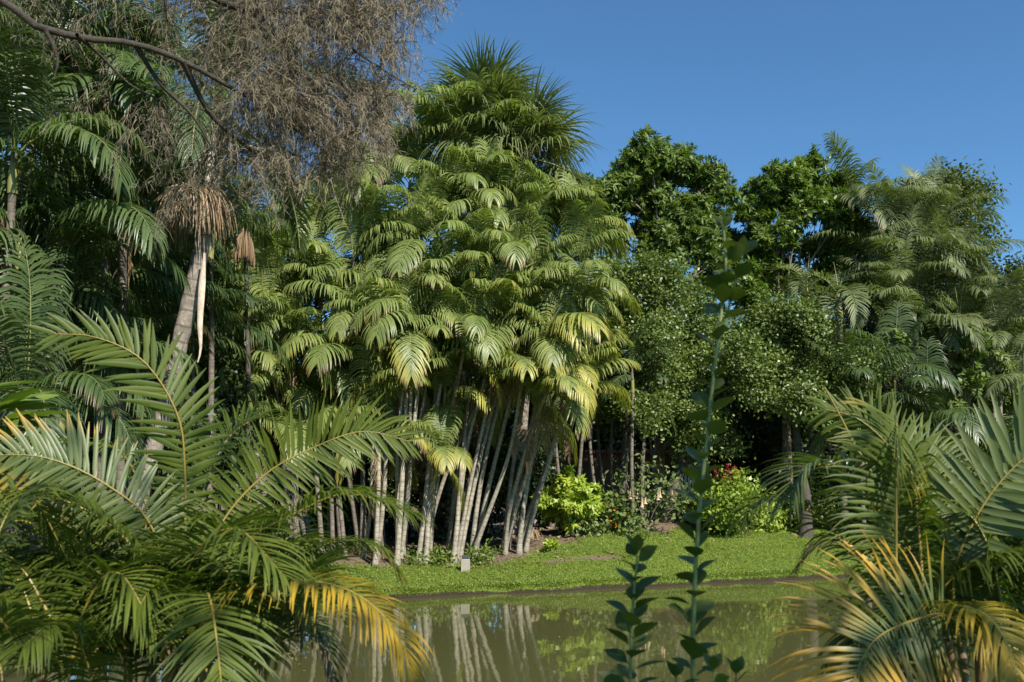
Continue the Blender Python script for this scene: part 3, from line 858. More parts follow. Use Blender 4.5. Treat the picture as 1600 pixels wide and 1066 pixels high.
palm('drooping_palm', behind(1265, 34.5), at(1262, 455, 34.5), 'palm with one pale curled frond, left of the orange edged one', None, 'curl', 9, .95, r0=.11, r1=.08, bark='dark_slim_bark', yel=.15, mix=['mid', 'low', 'mid', 'up', 'mid', 'low'])
LOWP = [(1430, 500, 33, 'right'), (1500, 500, 33.5, 'right'), (1560, 520, 33, 'right'), (1400, 590, 31.5, 'left'), (1340, 640, 31, 'left'), (1450, 660, 31, 'left'), (1545, 560, 34, 'right'), (1390, 470, 34, 'right'), (1600, 600, 32, 'right')]
for i, (cx, cy, dp, ps) in enumerate(sorted(LOWP)):
    palm('understory_palm', behind(cx + rng.normal(0, 12), dp), at(cx, cy, dp), f'lower shaded palm at right, {ordinal(i)} crown from left beneath the silvery palms', 'lower shaded palms at right', ps, 9, .85,
         r0=.09, r1=.06, bark='slim_bark' if cx in (1500, 1560, 1545) else 'dark_slim_bark', yel=.25, dead=1)

# ------------------------------------------------------------------ dark palms at left
LP = [(85, 95, 15.5), (25, 235, 14.5), (165, 175, 17), (195, 255, 16.5), (120, 335, 18), (35, 355, 15), (90, 455, 17), (215, 430, 21), (20, 500, 16), (150, 560, 19), (300, 520, 23),
      (250, 560, 22), (60, 590, 17), (230, 320, 21), (330, 360, 22), (120, 230, 18.5), (-30, 130, 15), (255, 110, 21), 
      (40, 640, 14.5), (100, 620, 16), (185, 610, 19.5), (100, 400, 15.5), (140, 490, 18.5), (205, 520, 21)]
for i, (cx, cy, dp) in enumerate(sorted(LP)):
    x = at(cx + rng.normal(0, 25), 600, dp)[0]; b = np.array((x, dp, gz(x, dp)))
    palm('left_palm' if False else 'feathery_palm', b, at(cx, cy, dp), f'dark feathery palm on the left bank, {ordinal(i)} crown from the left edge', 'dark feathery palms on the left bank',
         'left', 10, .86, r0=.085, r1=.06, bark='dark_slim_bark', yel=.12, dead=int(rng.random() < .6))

# ------------------------------------------------------------------ thick leaning palm
def big_palm():
    path = [at(214, 800, 17.0), at(243, 690, 17.0), at(275, 560, 17.0), at(301, 450, 17.0), at(322, 350, 17.0), at(338, 250, 17.0), at(346, 170, 17.0)]
    b = path[0].copy(); b[2] = gz(b[0], b[1])
    t = thing('leaning_palm', b, 'thick ringed palm leaning right, brown dead thatch hanging under its crown', 'palm tree')
    q = curve([b - np.array((.1, 0, .3))] + path, 60) - b
    s = np.linspace(0, 1, 60)
    mb = MB(); mb.tube(q, .172 - .03 * s + .008 * np.sin(s * 150) + .12 * np.exp(-s * 12), 16); mb.build('trunk', M['ring_bark'], t)
    top = q[-1]
    a = .3
    for i in range(15):
        kind = ['up', 'mid', 'low', 'mid', 'up', 'low'][i % 6]
        a += 2.39996
        place(PR['big'][kind][i % 4], 'frond', t, top + np.array((0, 0, -.25 if kind == 'low' else 0)), a, .85 + .1 * rng.random(), (.08, .05, 0))
    # skirt of dead thatch
    c = at(296, 300, 16.7) - b
    sk = MB(); n = 420
    az = rng.uniform(0, 6.283, n)
    st = c + np.stack([np.cos(az) * .12 + rng.normal(0, .06, n) + .12, np.sin(az) * .14, rng.uniform(-.05, .12, n)], 1)
    d = nrm(np.stack([np.cos(az) * .85 - .15, np.sin(az) * .6 - .15, rng.uniform(-.2, .5, n)], 1))
    w0 = perp(d); C = [st]; W = [w0]; ln = rng.uniform(.7, 1.3, n)
    for k in range(6):
        d = nrm(d + np.array((0, 0, -.55)) + rng.normal(0, .06, d.shape)); C.append(C[-1] + d * (ln / 6)[:, None]); W.append(nrm(w0 - (w0 * d).sum(1, keepdims=True) * d))
    prof = np.array([.6, 1, 1, .9, .8, .6, .2])
    sk.ribbon(np.stack(C, 1), np.stack(W, 1) * (.013 * prof)[None, :, None])
    sk.build('dead_thatch', M['dead_frond'], t)
    # dry white leaf sheath hanging down the trunk's right side
    for (pts, w_, nm) in (([(318, 395), (314, 450), (311, 505), (312, 545), (308, 566)], .058, 'dry_sheath'), ([(333, 190), (330, 240), (322, 290), (318, 330)], .06, 'dry_sheath'),
                          ([(345, 215), (385, 225), (420, 243), (440, 252)], .07, 'dry_sheath')):
        cc = curve([at(x, y, 16.62) for x, y in pts], 16) - b
        pr = np.array([.35, .5, .7, .85, 1, 1, 1, .95, .9, .85, .8, .7, .55, .4, .25, .08])
        sh = MB(); wv = np.broadcast_to(np.array((1., .25, 0)), cc.shape) * (w_ * pr)[:, None]
        sh.ribbon(cc[None], wv[None], .9, fold=np.broadcast_to(np.array((0, .05, 0)), cc.shape)[None])
        sh.build(nm, M['sheath'], t)
M['sheath'] = bark_mat('sheath', (.52, .44, .35), (.38, .30, .22), None, scale=5, bump=.4)
big_palm()
# brown dead bundle on a stem right of it
c = at(383, 362, 24.5); b = behind(392, 24.5)
t = thing('dead_palm', b, 'dead palm stump with hanging bundle of brown thatch beside the thick leaning palm', 'palm tree')
mb = MB(); mb.tube(curve([(0, 0, -.2), (c - b) * .5 + (.08, 0, 0), c - b], 20), np.linspace(.075, .06, 20), 9); mb.build('trunk', M['dark_bark'], t)
sk = MB(); n = 260; az = rng.uniform(0, 6.283, n); p = (c - b) + np.stack([np.cos(az) * .05, np.sin(az) * .05, rng.uniform(-.05, .1, n)], 1)
d = nrm(np.stack([np.cos(az) * .45, np.sin(az) * .45, np.full(n, -.8)], 1)); w0 = perp(d); C = [p]; W = [w0]; ln = rng.uniform(.5, 1.1, n)
for k in range(5):
    d = nrm(d + np.array((0, 0, -.15)) - (.12 if k > 1 else 0) * np.stack([np.cos(az), np.sin(az), 0 * az], 1)); C.append(C[-1] + d * (ln / 5)[:, None]); W.append(nrm(w0 - (w0 * d).sum(1, keepdims=True) * d))
sk.ribbon(np.stack(C, 1), np.stack(W, 1) * (.02 * np.array([.6, 1, 1, .9, .7, .2]))[None, :, None]); sk.build('dead_thatch', M['dead_frond'], t)

# ------------------------------------------------------------------ the drooping needle tree overhead at left
def needle_tree():
    b = np.array((-7.2, 6.2, 0)); b[2] = gz(b[0], b[1])
    t = thing('needle_tree', b, 'brown needle tree whose drooping twiggy branches hang into the top left corner', 'tree')
    mb = MB()
    fork = np.array((-6.2, 6.6, 6.4))
    mb.tube(curve([b - (0, 0, .3), b + np.array((.2, .1, 3)), fork, (-5.6, 7, 10), (-5.0, 7.4, 13)], 30) - b, np.linspace(.26, .07, 30), 12)
    limbs = []
    def limb(pts, r0, r1, n=26):
        q = curve(pts, n); mb.tube(q - b, np.linspace(r0, r1, n) * (1 + .06 * np.sin(np.arange(n) * 1.7)), 8); limbs.append(q)
    limb([(-6.3, 6.6, 6.0), at(-40, -10, 7), at(40, 35, 7.1), at(130, 60, 7.3), at(210, 68, 7.5), at(285, 95, 7.7), at(345, 128, 8), at(410, 165, 8.4), at(480, 215, 8.8), at(540, 260, 9.2)], .047, .014)
    limb([(-5.9, 6.8, 8.0), at(180, -60, 7.8), at(300, -20, 8.2), at(365, 10, 8.6), at(470, 20, 9.2), at(560, 20, 9.8), at(640, 8, 10.2)], .07, .012)
    limb([(-5.7, 7, 9.2), at(260, -140, 8.5), at(420, -100, 9.5), at(560, -60, 10), at(690, -30, 10.4)], .07, .015)
    limb([at(210, 68, 7.5), at(250, 130, 7.8), at(300, 180, 8), at(330, 230, 8.2)], .025, .008, 14)
    limb([at(70, 45, 7.1), at(90, 90, 7.2), at(85, 120, 7.2)], .02, .006, 10)
    limb([at(285, 95, 7.7), at(330, 180, 8.2), at(400, 240, 8.6), at(470, 290, 9)], .03, .008, 14)
    limb([at(365, 10, 8.6), at(430, 70, 9), at(500, 140, 9.4), at(570, 200, 9.7), at(610, 240, 9.9)], .03, .008, 16)
    limb([at(470, 20, 9.2), at(540, 70, 9.6), at(600, 110, 10), at(650, 140, 10.1)], .025, .007, 14)
    limb([at(120, 55, 7.2), at(160, 90, 7.6), at(200, 130, 7.8), at(235, 150, 7.9)], .02, .006, 10)
    # crown over the near bank, above the frame
    limb([(-5.9, 6.8, 8.6), (-4.5, 5.5, 8.6), (-2.8, 4.5, 8.4), (-1.4, 3.6, 8.0)], .07, .02)
    limb([(-6.0, 6.6, 7.4), (-5.2, 4.8, 7.6), (-4.2, 3.4, 7.4), (-3.2, 2.4, 7.0)], .06, .02)
    pts = np.vstack(limbs)
    # targets of drooping branchlets: pixel regions with weight
    tg = []
    def region(x0, y0, x1, y1, n, d0, d1, right=None):
        k = 0
        while k < n:
            x, y = rng.uniform(x0, x1), rng.uniform(y0, y1)
            if right is not None and x > right(y) + rng.normal(0, 18): continue
            if y > 180 and rng.random() < (y - 180) / 230: continue
            tg.append(at(x, y, rng.uniform(d0, d1))); k += 1
    edge = lambda y: np.interp(y, [-60, 0, 60, 150, 210, 260, 330], [720, 672, 645, 628, 605, 560, 400])
    region(400, -70, 690, 330, 300, 8.2, 10.6, edge)
    region(250, -40, 450, 340, 85, 8.0, 9.6, edge)
    region(-20, -60, 260, 50, 16, 7.8, 9.2)
    region(0, 100, 260, 230, 5, 7.8, 8.8)
    nv = len(tg)
    for _ in range(70):
        tg.append(np.array((rng.uniform(-5.2, -.6), rng.uniform(1.8, 6.0), rng.uniform(6.8, 8.8))))
    tg = np.array(tg)
    starts, dirs, tone, seen = [], [], [], []
    for i, e in enumerate(tg):
        dd = np.linalg.norm(pts - e, axis=1) + .35 * np.maximum(0, e[2] - pts[:, 2]) + rng.random(len(pts)) * .35
        a = pts[int(np.argmin(dd))]
        if np.linalg.norm(e - a) > 1.6: a = e + (a - e) * (1.3 / np.linalg.norm(e - a))
        q = curve([a, (a + e) / 2 + np.array((0, 0, .10)) + rng.normal(0, .05, 3), e + np.array((0, 0, -.05))], 8)
        mb.tube(q - b, np.linspace(.007, .003, 8), 4, .3)
        m = 13 if i < nv else 8
        u = rng.integers(2, 8, m)
        starts.append(q[u] + rng.normal(0, .03, (m, 3))); dv = (q[-1] - q[0]); dv = dv / max(np.linalg.norm(dv), .01)
        dirs.append(dv * .7 + rng.normal(0, .6, (m, 3)) + np.array((0, 0, -.5)))
        tone.append(np.full(m, rng.random() * .6 + .5 * float(smooth(e[0] / e[1], -.35, -.12)) - .1))  # sunlit right and shaded left of the tree put into needle tone
    st = np.concatenate(starts) - b; d = nrm(np.concatenate(dirs)); tn = np.concatenate(tone); n = len(st)
    ln = rng.uniform(.16, .55, n) ; C = [st]; w0 = perp(d); W = [w0]
    K = 4
    for k in range(K):
        d = nrm(d + np.array((0, 0, -.28)) + rng.normal(0, .12, d.shape)); C.append(C[-1] + d * (ln / K)[:, None]); W.append(nrm(w0 - (w0 * d).sum(1, keepdims=True) * d))
    C = np.stack(C, 1); W = np.stack(W, 1)
    fb = MB()
    fb.ribbon(C, W * .0021, np.clip(tn * .5 + rng.normal(.2, .15, n), 0, 1))
    # short needles along each branchlet
    m = 15
    u = rng.uniform(.15, 1, (n, m)) * (K - .01); i0 = u.astype(int); f = (u - i0)[..., None]
    idx = np.arange(n)[:, None]
    P = (C[idx, i0] * (1 - f) + C[idx, i0 + 1] * f).reshape(-1, 3)
    dn = nrm(np.repeat(C[:, -1] - C[:, 0], m, 0)); dn = nrm(dn * .6 + rng.normal(0, .55, dn.shape) + np.array((0, 0, -.25)))
    l2 = rng.uniform(.04, .10, len(P))[:, None]
    C2 = np.stack([P, P + dn * l2 * .5, P + dn * l2 + np.array((0, 0, -.01))], 1)
    w2 = perp(dn)[:, None] * np.array([.0020, .0026, .0010])[None, :, None]
    fb.ribbon(C2, w2, np.clip(np.repeat(tn, m) * .5 + rng.normal(.25, .2, len(P)), 0, 1))
    mb.build('trunk', M['limb_bark'], t)
    fb.build('foliage', M['needle'], t)
needle_tree()

# ------------------------------------------------------------------ flower bed on the far bank
def bush(name, px, py, rpx, label, leaf, ln, wd, dens, kind='spray', cat='shrub', lob_n=6, flat=.8, depth=None, stems=True):
    b = gp(px, py) if py > 812 else behind(px, 34)
    r = px_size(rpx, b[1])
    ls = [(b + np.array((0, 0, r * .95)), r * .8)]
    for i in range(lob_n):
        a = i * 6.283 / lob_n + rng.random()
        ls.append((b + np.array((math.cos(a) * r * .55, math.sin(a) * r * .5, r * (.55 + .5 * rng.random()))), r * (.42 + .14 * rng.random())))
    return broad_tree(name, b, ls, label, leaf, kind, dens, ln, wd, .035, 'tree_bark', fork=.3, cat=cat, twigs=2, trunk_name='stem', crown_name='foliage'), b, r

bush('croton_shrub', 890, 834, 48, 'round shrub with large bright yellow green leaves right of the palm trunks', 'yellow_leaf', .22, .05, 26, 'rosette')
bush('croton_shrub', 862, 862, 11, 'tiny yellow leaved seedling alone on the lawn', 'yellow_leaf', .15, .045, 12, 'rosette', cat='seedling', lob_n=2)
t, b, r = bush('flowering_shrub', 1140, 834, 48, 'lime green rounded shrub topped with dark red flower spikes', 'lime_leaf', .17, .045, 17)
for i, (dx, dz) in enumerate(((-.16, .04), (.0, .22), (.26, .14), (.4, .0), (-.36, .04), (.12, -.02))):
    mb = MB(); n = 46; u = rng.random(n)
    P = np.stack([rng.normal(0, .03, n), rng.normal(0, .03, n), u * .34], 1)
    mb.leaves(P, rng.normal(0, 1, (n, 3)) + np.array((0, 0, .8)), rng.normal(0, 1, (n, 3)), .08, .022)
    mb.tube([(0, 0, -.3), (0, 0, 0), (0, 0, .3)], .008, 5, .3)
    mb.build('flower_spike', M['red_flower'], t, loc=(dx, -.25 + .1 * i, r * 1.62 + dz))
# angel trumpet
def trumpet():
    b = gp(1008, 831); S_ = px_size(1, b[1])
    t = thing('trumpet_shrub', b, 'lanky shrub with hanging pale trumpet flowers between the two round shrubs', 'shrub')
    mb = MB(); fb = MB()
    tips = [(978, 750), (1003, 735), (1030, 752), (1052, 765), (992, 775), (1015, 780), (1040, 800), (965, 800), (1058, 790), (1000, 812)]
    ls = []
    for (x, y) in tips:
        e = at(x, y, b[1] + rng.normal(0, .3)) - b
        mb.tube(curve([rng.normal(0, .05, 3) * (1, 1, 0), e * .5 + np.array((rng.normal(0, .1), 0, .12)), e], 9), np.linspace(.022, .008, 9), 6)
        ls.append((e + np.array((0, 0, .05)), .20 + .08 * rng.random()))
    mb.build('stem', M['tree_bark'], t)
    foliage(fb, ls, 9, 'spray', .20, .05, lean=-.35); fb.build('foliage', M['soft_leaf'], t)
    for (x, y) in ((1003, 783), (1008, 778), (1028, 772), (1031, 768), (985, 770), (1050, 772), (996, 770)):
        f = MB(); k = np.linspace(0, 1, 7)
        f.tube(np.stack([0 * k, 0 * k, -k * .32], 1), np.array([.010, .013, .017, .023, .032, .046, .078]), 9, rng.random())
        f.build('trumpet_flower', M['ivory_flower'], t, loc=at(x, y - 6, b[1] - .75) - b)
trumpet()
t, b, r = bush('flowering_plant', 957, 830, 21, 'low dark shrub with scattered orange flowers left of the trumpet shrub', 'rosette_leaf', .2, .07, 16)
for (x, y) in ((948, 792), (952, 815), (962, 822), (977, 805), (935, 800), (958, 796)):
    mb = MB(); n = 9; d = rng.normal(0, 1, (n, 3)); mb.leaves(np.zeros((n, 3)), d, rng.normal(0, 1, (n, 3)), .10, .035); mb.build('flower', M['orange_flower'], t, loc=at(x, y, b[1] - r * .95) - b)
bush('green_shrub', 915, 836, 13, 'grey green leafy plant at the foot of the yellow leaved shrub', 'soft_leaf', .18, .06, 14, lob_n=4)
bush('green_shrub', 985, 836, 15, 'pale sprawling plant at the foot of the trumpet shrub', 'soft_leaf', .13, .035, 14, lob_n=4)
bush('green_shrub', 1090, 818, 24, 'dark green shrub between trumpet shrub and red flower shrub', 'rosette_leaf', .18, .05, 13)
bush('green_shrub', 860, 770, 24, 'shaded grey green shrub behind the yellow leaved shrub', 'rosette_leaf', .2, .05, 11, lob_n=4)
bush('green_shrub', 1195, 830, 22, 'yellowish low plant at the right foot of the red flower shrub', 'lime_leaf', .2, .045, 12, lob_n=4)
bush('green_shrub', 1215, 800, 36, 'dark shrub right of the red flower shrub near the foreground palm', 'rosette_leaf', .16, .045, 13)
bush('green_shrub', 1265, 780, 40, 'dark rounded shrub behind the right foreground palm tips', 'rosette_leaf', .16, .045, 12)
bush('green_shrub', 1180, 745, 34, 'dark bush under the wide glossy tree', 'forest_leaf', .16, .045, 12)
bush('green_shrub', 1330, 800, 44, 'broad dark shrub in front of the small shed', 'forest_leaf', .16, .045, 12)
bush('green_shrub', 1450, 790, 44, 'dark shrub hidden behind the right foreground palm', 'forest_leaf', .16, .045, 11)
for i, px in enumerate((648, 668, 690, 737, 752, 766)):
    bush('seedling', px, 884 - (i % 2) * 6, 9, f'tiny green seedling at the palm trunk bases, {ordinal(i)} from left', 'bright_leaf', .12, .035, 14, lob_n=2, cat='seedling')

# dead fronds lying on the soil and leaning at the trunk bases
for i, (px, py) in enumerate(((600, 876), (632, 872), (676, 868), (712, 866), (838, 842))):
    b = gp(px, py)
    o = thing('fallen_frond', b, f'dry fallen frond among the palm trunk bases, {ordinal(i)} from left', 'fallen frond', 'dry fallen fronds')
    mb = MB(); pts = arc(1.5, 38, -30, 12, 1.0); mb2 = pts + np.array((0, 0, .03))
    frond(mb, mb2, 22, .4, .012, -.2, 2.5, .2, 60, 15, 3, 0, jit=.2, rr=.02, mi_rachis=0)
    f = mb.build('frond', M['dead_frond'], o); f.rotation_euler = (0, 0, rng.random() * 6.28)

# concrete garden light post
b = gp(727, 893)
t = thing('marker_post', b, 'short concrete post with dark cap on the grass before the palm trunks', 'post')
mb = MB(); mb.box((0, 0, .14), (.24, .22, .36), .12, bev=.015); mb.build('post', M['concrete'], t, smooth=False)
mb = MB(); mb.box((0, 0, .37), (.19, .17, .10), .12, bev=.02); mb.build('cap', M['black_plastic'], t, smooth=False)

# wall, gate and shed behind the trees
b0, b1 = at(800, 735, 37), at(1052, 735, 37); L = b1[0] - b0[0]; zc = gz((b0[0] + b1[0]) / 2, 37)
t = thing('garden_wall', ((b0[0] + b1[0]) / 2, 37, zc), 'dark stained wall with red tile coping behind the thin trunks', 'wall')
hw = at(900, 712, 37)[2] - zc
mb = MB(); mb.box((0, 0, hw / 2 - .2), (L, .25, hw + .4)); mb.build('wall_face', M['plaster_old'], t, smooth=False)
mb = MB()
nt_ = int(L / .22)
for i in range(nt_):
    x = -L / 2 + (i + .5) * L / nt_
    for sgn in (-1, 1):
        k = np.linspace(0, 1, 4)
        mb.tube(np.stack([0 * k + x, sgn * (.02 + k * .22), hw + .16 - k * .13], 1), .10, 8, rng.random())
mb.build('tile_coping', M['red_tile'], t)
g0 = at(1056, 735, 36.5); g1 = at(1108, 735, 36.5); gw = g1[0] - g0[0]; gx = (g0[0] + g1[0]) / 2; zg = gz(gx, 36.5); gh = at(1080, 716, 36.5)[2] - zg
t = thing('picket_gate', (gx, 36.5, zg), 'pale picket gate beside the thick dark tree trunk', 'gate')
mb = MB()
for i in range(9):
    mb.box((-gw / 2 + (i + .5) * gw / 9, -.03, gh / 2), (gw / 9 * .66, .03, gh))
mb.build('picket', M['white_paint'], t, smooth=False)
mb = MB()
for z in (.3, gh - .3): mb.box((0, .0, z), (gw, .028, .09))
mb.build('rail', M['white_paint'], t, smooth=False)
s0 = at(1318, 770, 40); s1 = at(1420, 770, 40); sw = s1[0] - s0[0]; sx = (s0[0] + s1[0]) / 2; zs = gz(sx, 40)
t = thing('garden_shed', (sx, 40, zs), 'small ochre shed with pale corrugated roof seen through the right foreground palm', 'shed')
e0 = at(1340, 757, 40)[2] - zs; e1 = at(1340, 734, 41)[2] - zs
mb = MB(); mb.box((0, 1.0, e0 / 2 - .2), (sw, 2.0, e0 + .4)); mb.build('wall', M['ochre_wall'], t, smooth=False)
mb = MB(); nx = 80; xs = np.linspace(-sw / 2 - .15, sw / 2 + .15, nx); cz = .035 * np.sin(np.arange(nx) * math.pi / 2)
top = []
for y, z in ((-.25, e0 - .02), (2.25, e1 + .35)):
    top.append(np.stack([xs, np.full(nx, y), z + .12 + cz], 1))
    top.append(np.stack([xs, np.full(nx, y), z + .08 + cz], 1))
v = np.stack([top[0], top[2], top[3], top[1]], 1); i = np.arange(nx - 1)[:, None] * 4; j = np.arange(4)[None]; j2 = (j + 1) % 4
mb.add(v, np.stack([i + j, i + j2, i + 4 + j2, i + 4 + j], -1)); mb.build('roof', M['sheet_metal'], t, smooth=False)

# a small bird in the sky
b = at(908, 252, 38)
t = thing('flying_bird', b, 'tiny dark bird flying in the blue sky left of the tall dark tree', 'bird')
mb = MB(); k = np.linspace(0, 1, 9)
mb.tube(np.stack([(k - .5) * .26, 0 * k, .02 * np.sin(k * 3)], 1), .035 * np.sin(np.pi * np.clip(k * .9 + .05, 0, 1)) + .004, 8)
mb.build('body', M['dark_feather'], t)
for sg in (-1, 1):
    mb = MB(); c = curve([(0, 0, .02), (.03, sg * .09, .07), (-.03, sg * .2, .05)], 7)
    mb.ribbon(c[None], (np.array((1., 0, 0.)) * np.array([.05, .05, .048, .042, .034, .022, .005])[:, None])[None], .5, fold=np.broadcast_to(np.array((0, 0, -.006)), c.shape)[None]); mb.build('wing', M['dark_feather'], t)

# ------------------------------------------------------------------ foreground palms
def fg_frond(t, b, pts, leaf='areca_leaf', nl=48, Lm=.42, w=.012, color=(0, .17, 0), label=None, **kw):
    q = curve(pts, 30)
    nl = int(nl * 1.42); w = w * .64; Lm = Lm * .80
    if kw.pop('facing', False): kw['S'] = ('facing', q.mean(0) - CAM)
    mb = MB(); kw.setdefault('K', 6); kw.setdefault('fold', .35); kw.setdefault('vee', .45); kw.setdefault('droop', .9); kw.setdefault('jit', .10)
    frond(mb, q - b, nl, Lm, w, rachis=False, **kw)
    o = mb.build('frond', M[leaf], t); o.color = tuple(color) + (1,)
    if label: o['label'] = label
    mb = MB(); s = np.linspace(0, 1, 30); mb.tube(q - b, .0075 * (1.15 - .95 * s), 6, rng.random(), s * .3)
    mb.build('rachis', M['areca_rachis'], o)
    return o

def stems(t, b, tops, r=.022):
    for e in tops:
        e = np.asarray(e) - b
        mb = MB(); g = np.array((e[0] * .35 + rng.normal(0, .06), e[1] * .35 + rng.normal(0, .06), -.1))
        q = curve([g, g * .4 + e * .6 - np.array((0, 0, 0)), e], 14); mb.tube(q, np.linspace(r * 1.3, r, 14), 8)
        mb.build('stem', M['areca_rachis'], t)

def pxs(lst, d0, d1):
    n = len(lst)
    return [at(x, y, d0 + (d1 - d0) * i / (n - 1)) for i, (x, y) in enumerate(lst)]

def areca_left():
    b = np.array((-1.75, 4.6, 0)); b[2] = gz(b[0], b[1])
    t = thing('areca_palm', b, 'large feathery foreground palm at lower left, some frond tips yellow', 'palm')
    F = lambda pts, d0, d1, **k: fg_frond(t, b, pxs(pts, d0, d1), **k)
    F([(298, 1010), (290, 850), (289, 740), (278, 650), (225, 565), (150, 527), (85, 522)], 4.7, 4.3, nl=28, Lm=.33, w=.020, pet=.33, vee=.15, droop=.25, th0=72, th1=22, facing=True)
    F([(300, 1000), (335, 840), (410, 745), (500, 695), (570, 674), (640, 690)], 4.6, 4.9, nl=38, Lm=.32, w=.015, pet=.3, vee=.2, droop=.4, facing=True)
    F([(310, 1000), (364, 865), (466, 800), (545, 772), (640, 800)], 4.4, 4.3, nl=46, Lm=.42, w=.012, pet=.25, vee=.3, droop=1.3)
    F([(300, 1010), (350, 940), (455, 908), (550, 925), (618, 985), (645, 1060)], 3.9, 3.5, nl=46, Lm=.36, w=.011, pet=.2, vee=.2, droop=1.5, color=(.80, .05, 0), label='drooping frond with yellow tip over the water')
    F([(280, 1000), (240, 830), (170, 760), (70, 715), (-40, 712)], 4.6, 4.2, leaf='areca_shine', nl=36, Lm=.35, w=.016, pet=.25, vee=.2, droop=.4, facing=True, color=(.40, .05, 0), label='pale frond with yellow leaflets')
    F([(270, 1000), (220, 870), (120, 790), (20, 780), (-80, 840)], 4.2, 3.9, nl=48, Lm=.42, w=.012, pet=.2, vee=.3, droop=1.2, color=(.35, .03, 0))
    F([(310, 1010), (322, 930), (333, 960), (345, 1060), (350, 1110)], 3.9, 3.3, nl=34, Lm=.36, w=.011, pet=.25, vee=.2, droop=.7, th0=75, th1=15)
    F([(260, 900), (200, 720), (120, 690), (20, 684), (-60, 700)], 5.4, 5.2, nl=44, Lm=.30, w=.011, pet=.15, vee=.2, droop=1.2)
    F([(300, 960), (310, 800), (345, 700), (400, 655), (450, 665)], 5.2, 5.6, nl=40, Lm=.38, w=.012, pet=.3, vee=.5, droop=.8)
    F([(320, 980), (400, 890), (500, 850), (580, 850), (620, 890)], 4.7, 4.9, nl=46, Lm=.38, w=.011, pet=.2, vee=.2, droop=1.5, color=(.3, .25, 0))
    F([(330, 1000), (420, 960), (500, 985), (520, 1060)], 4.1, 4.0, leaf='areca_shine', nl=40, Lm=.34, w=.010, pet=.2, vee=.2, droop=1.6, color=(.1, .55, 0), label='greyish drying frond')
    rs = np.random.default_rng(3)
    for i in range(46):
        x0 = rs.uniform(60, 430); d0 = rs.uniform(3.9, 5.2); y0 = rs.uniform(960, 1120)
        a = rs.uniform(-1, 1); ex = x0 + a * rs.uniform(170, 330); ht = rs.uniform(90, 270) * (1.15 - .5 * abs(a))
        ex = min(ex, 500)
        dz = rs.uniform(-.5, .6)
        pts = [(x0, y0), (x0 + (ex - x0) * .25, y0 - ht * .75), (x0 + (ex - x0) * .6, y0 - ht), (ex, y0 - ht * rs.uniform(.55, .8))]
        F(pts, d0, d0 + dz, nl=40, Lm=rs.uniform(.34, .44), w=.011, pet=.18, vee=rs.uniform(.1, .6), droop=rs.uniform(.8, 1.6), color=(max(0, rs.normal(.08, .15)), .03, 0))
    for i in range(9):
        x0 = rs.uniform(-120, 140); d0 = rs.uniform(3.4, 4.6); y0 = rs.uniform(1000, 1150)
        ex = x0 + rs.uniform(-200, 230); ht = rs.uniform(80, 260)
        F([(x0, y0), (x0 + (ex - x0) * .25, y0 - ht * .75), (x0 + (ex - x0) * .6, y0 - ht), (ex, y0 - ht * .6)], d0, d0 + rs.uniform(-.6, .5), nl=38, Lm=.38, w=.011, pet=.18, vee=.35, droop=1.2)
    stems(t, b, [at(x, 1000, d) for x, d in ((298, 4.7), (310, 4.4), (280, 4.6), (265, 4.3), (330, 4.2), (200, 4.5), (240, 5.2), (360, 4.9), (150, 4.4), (60, 4.2))])
areca_left()

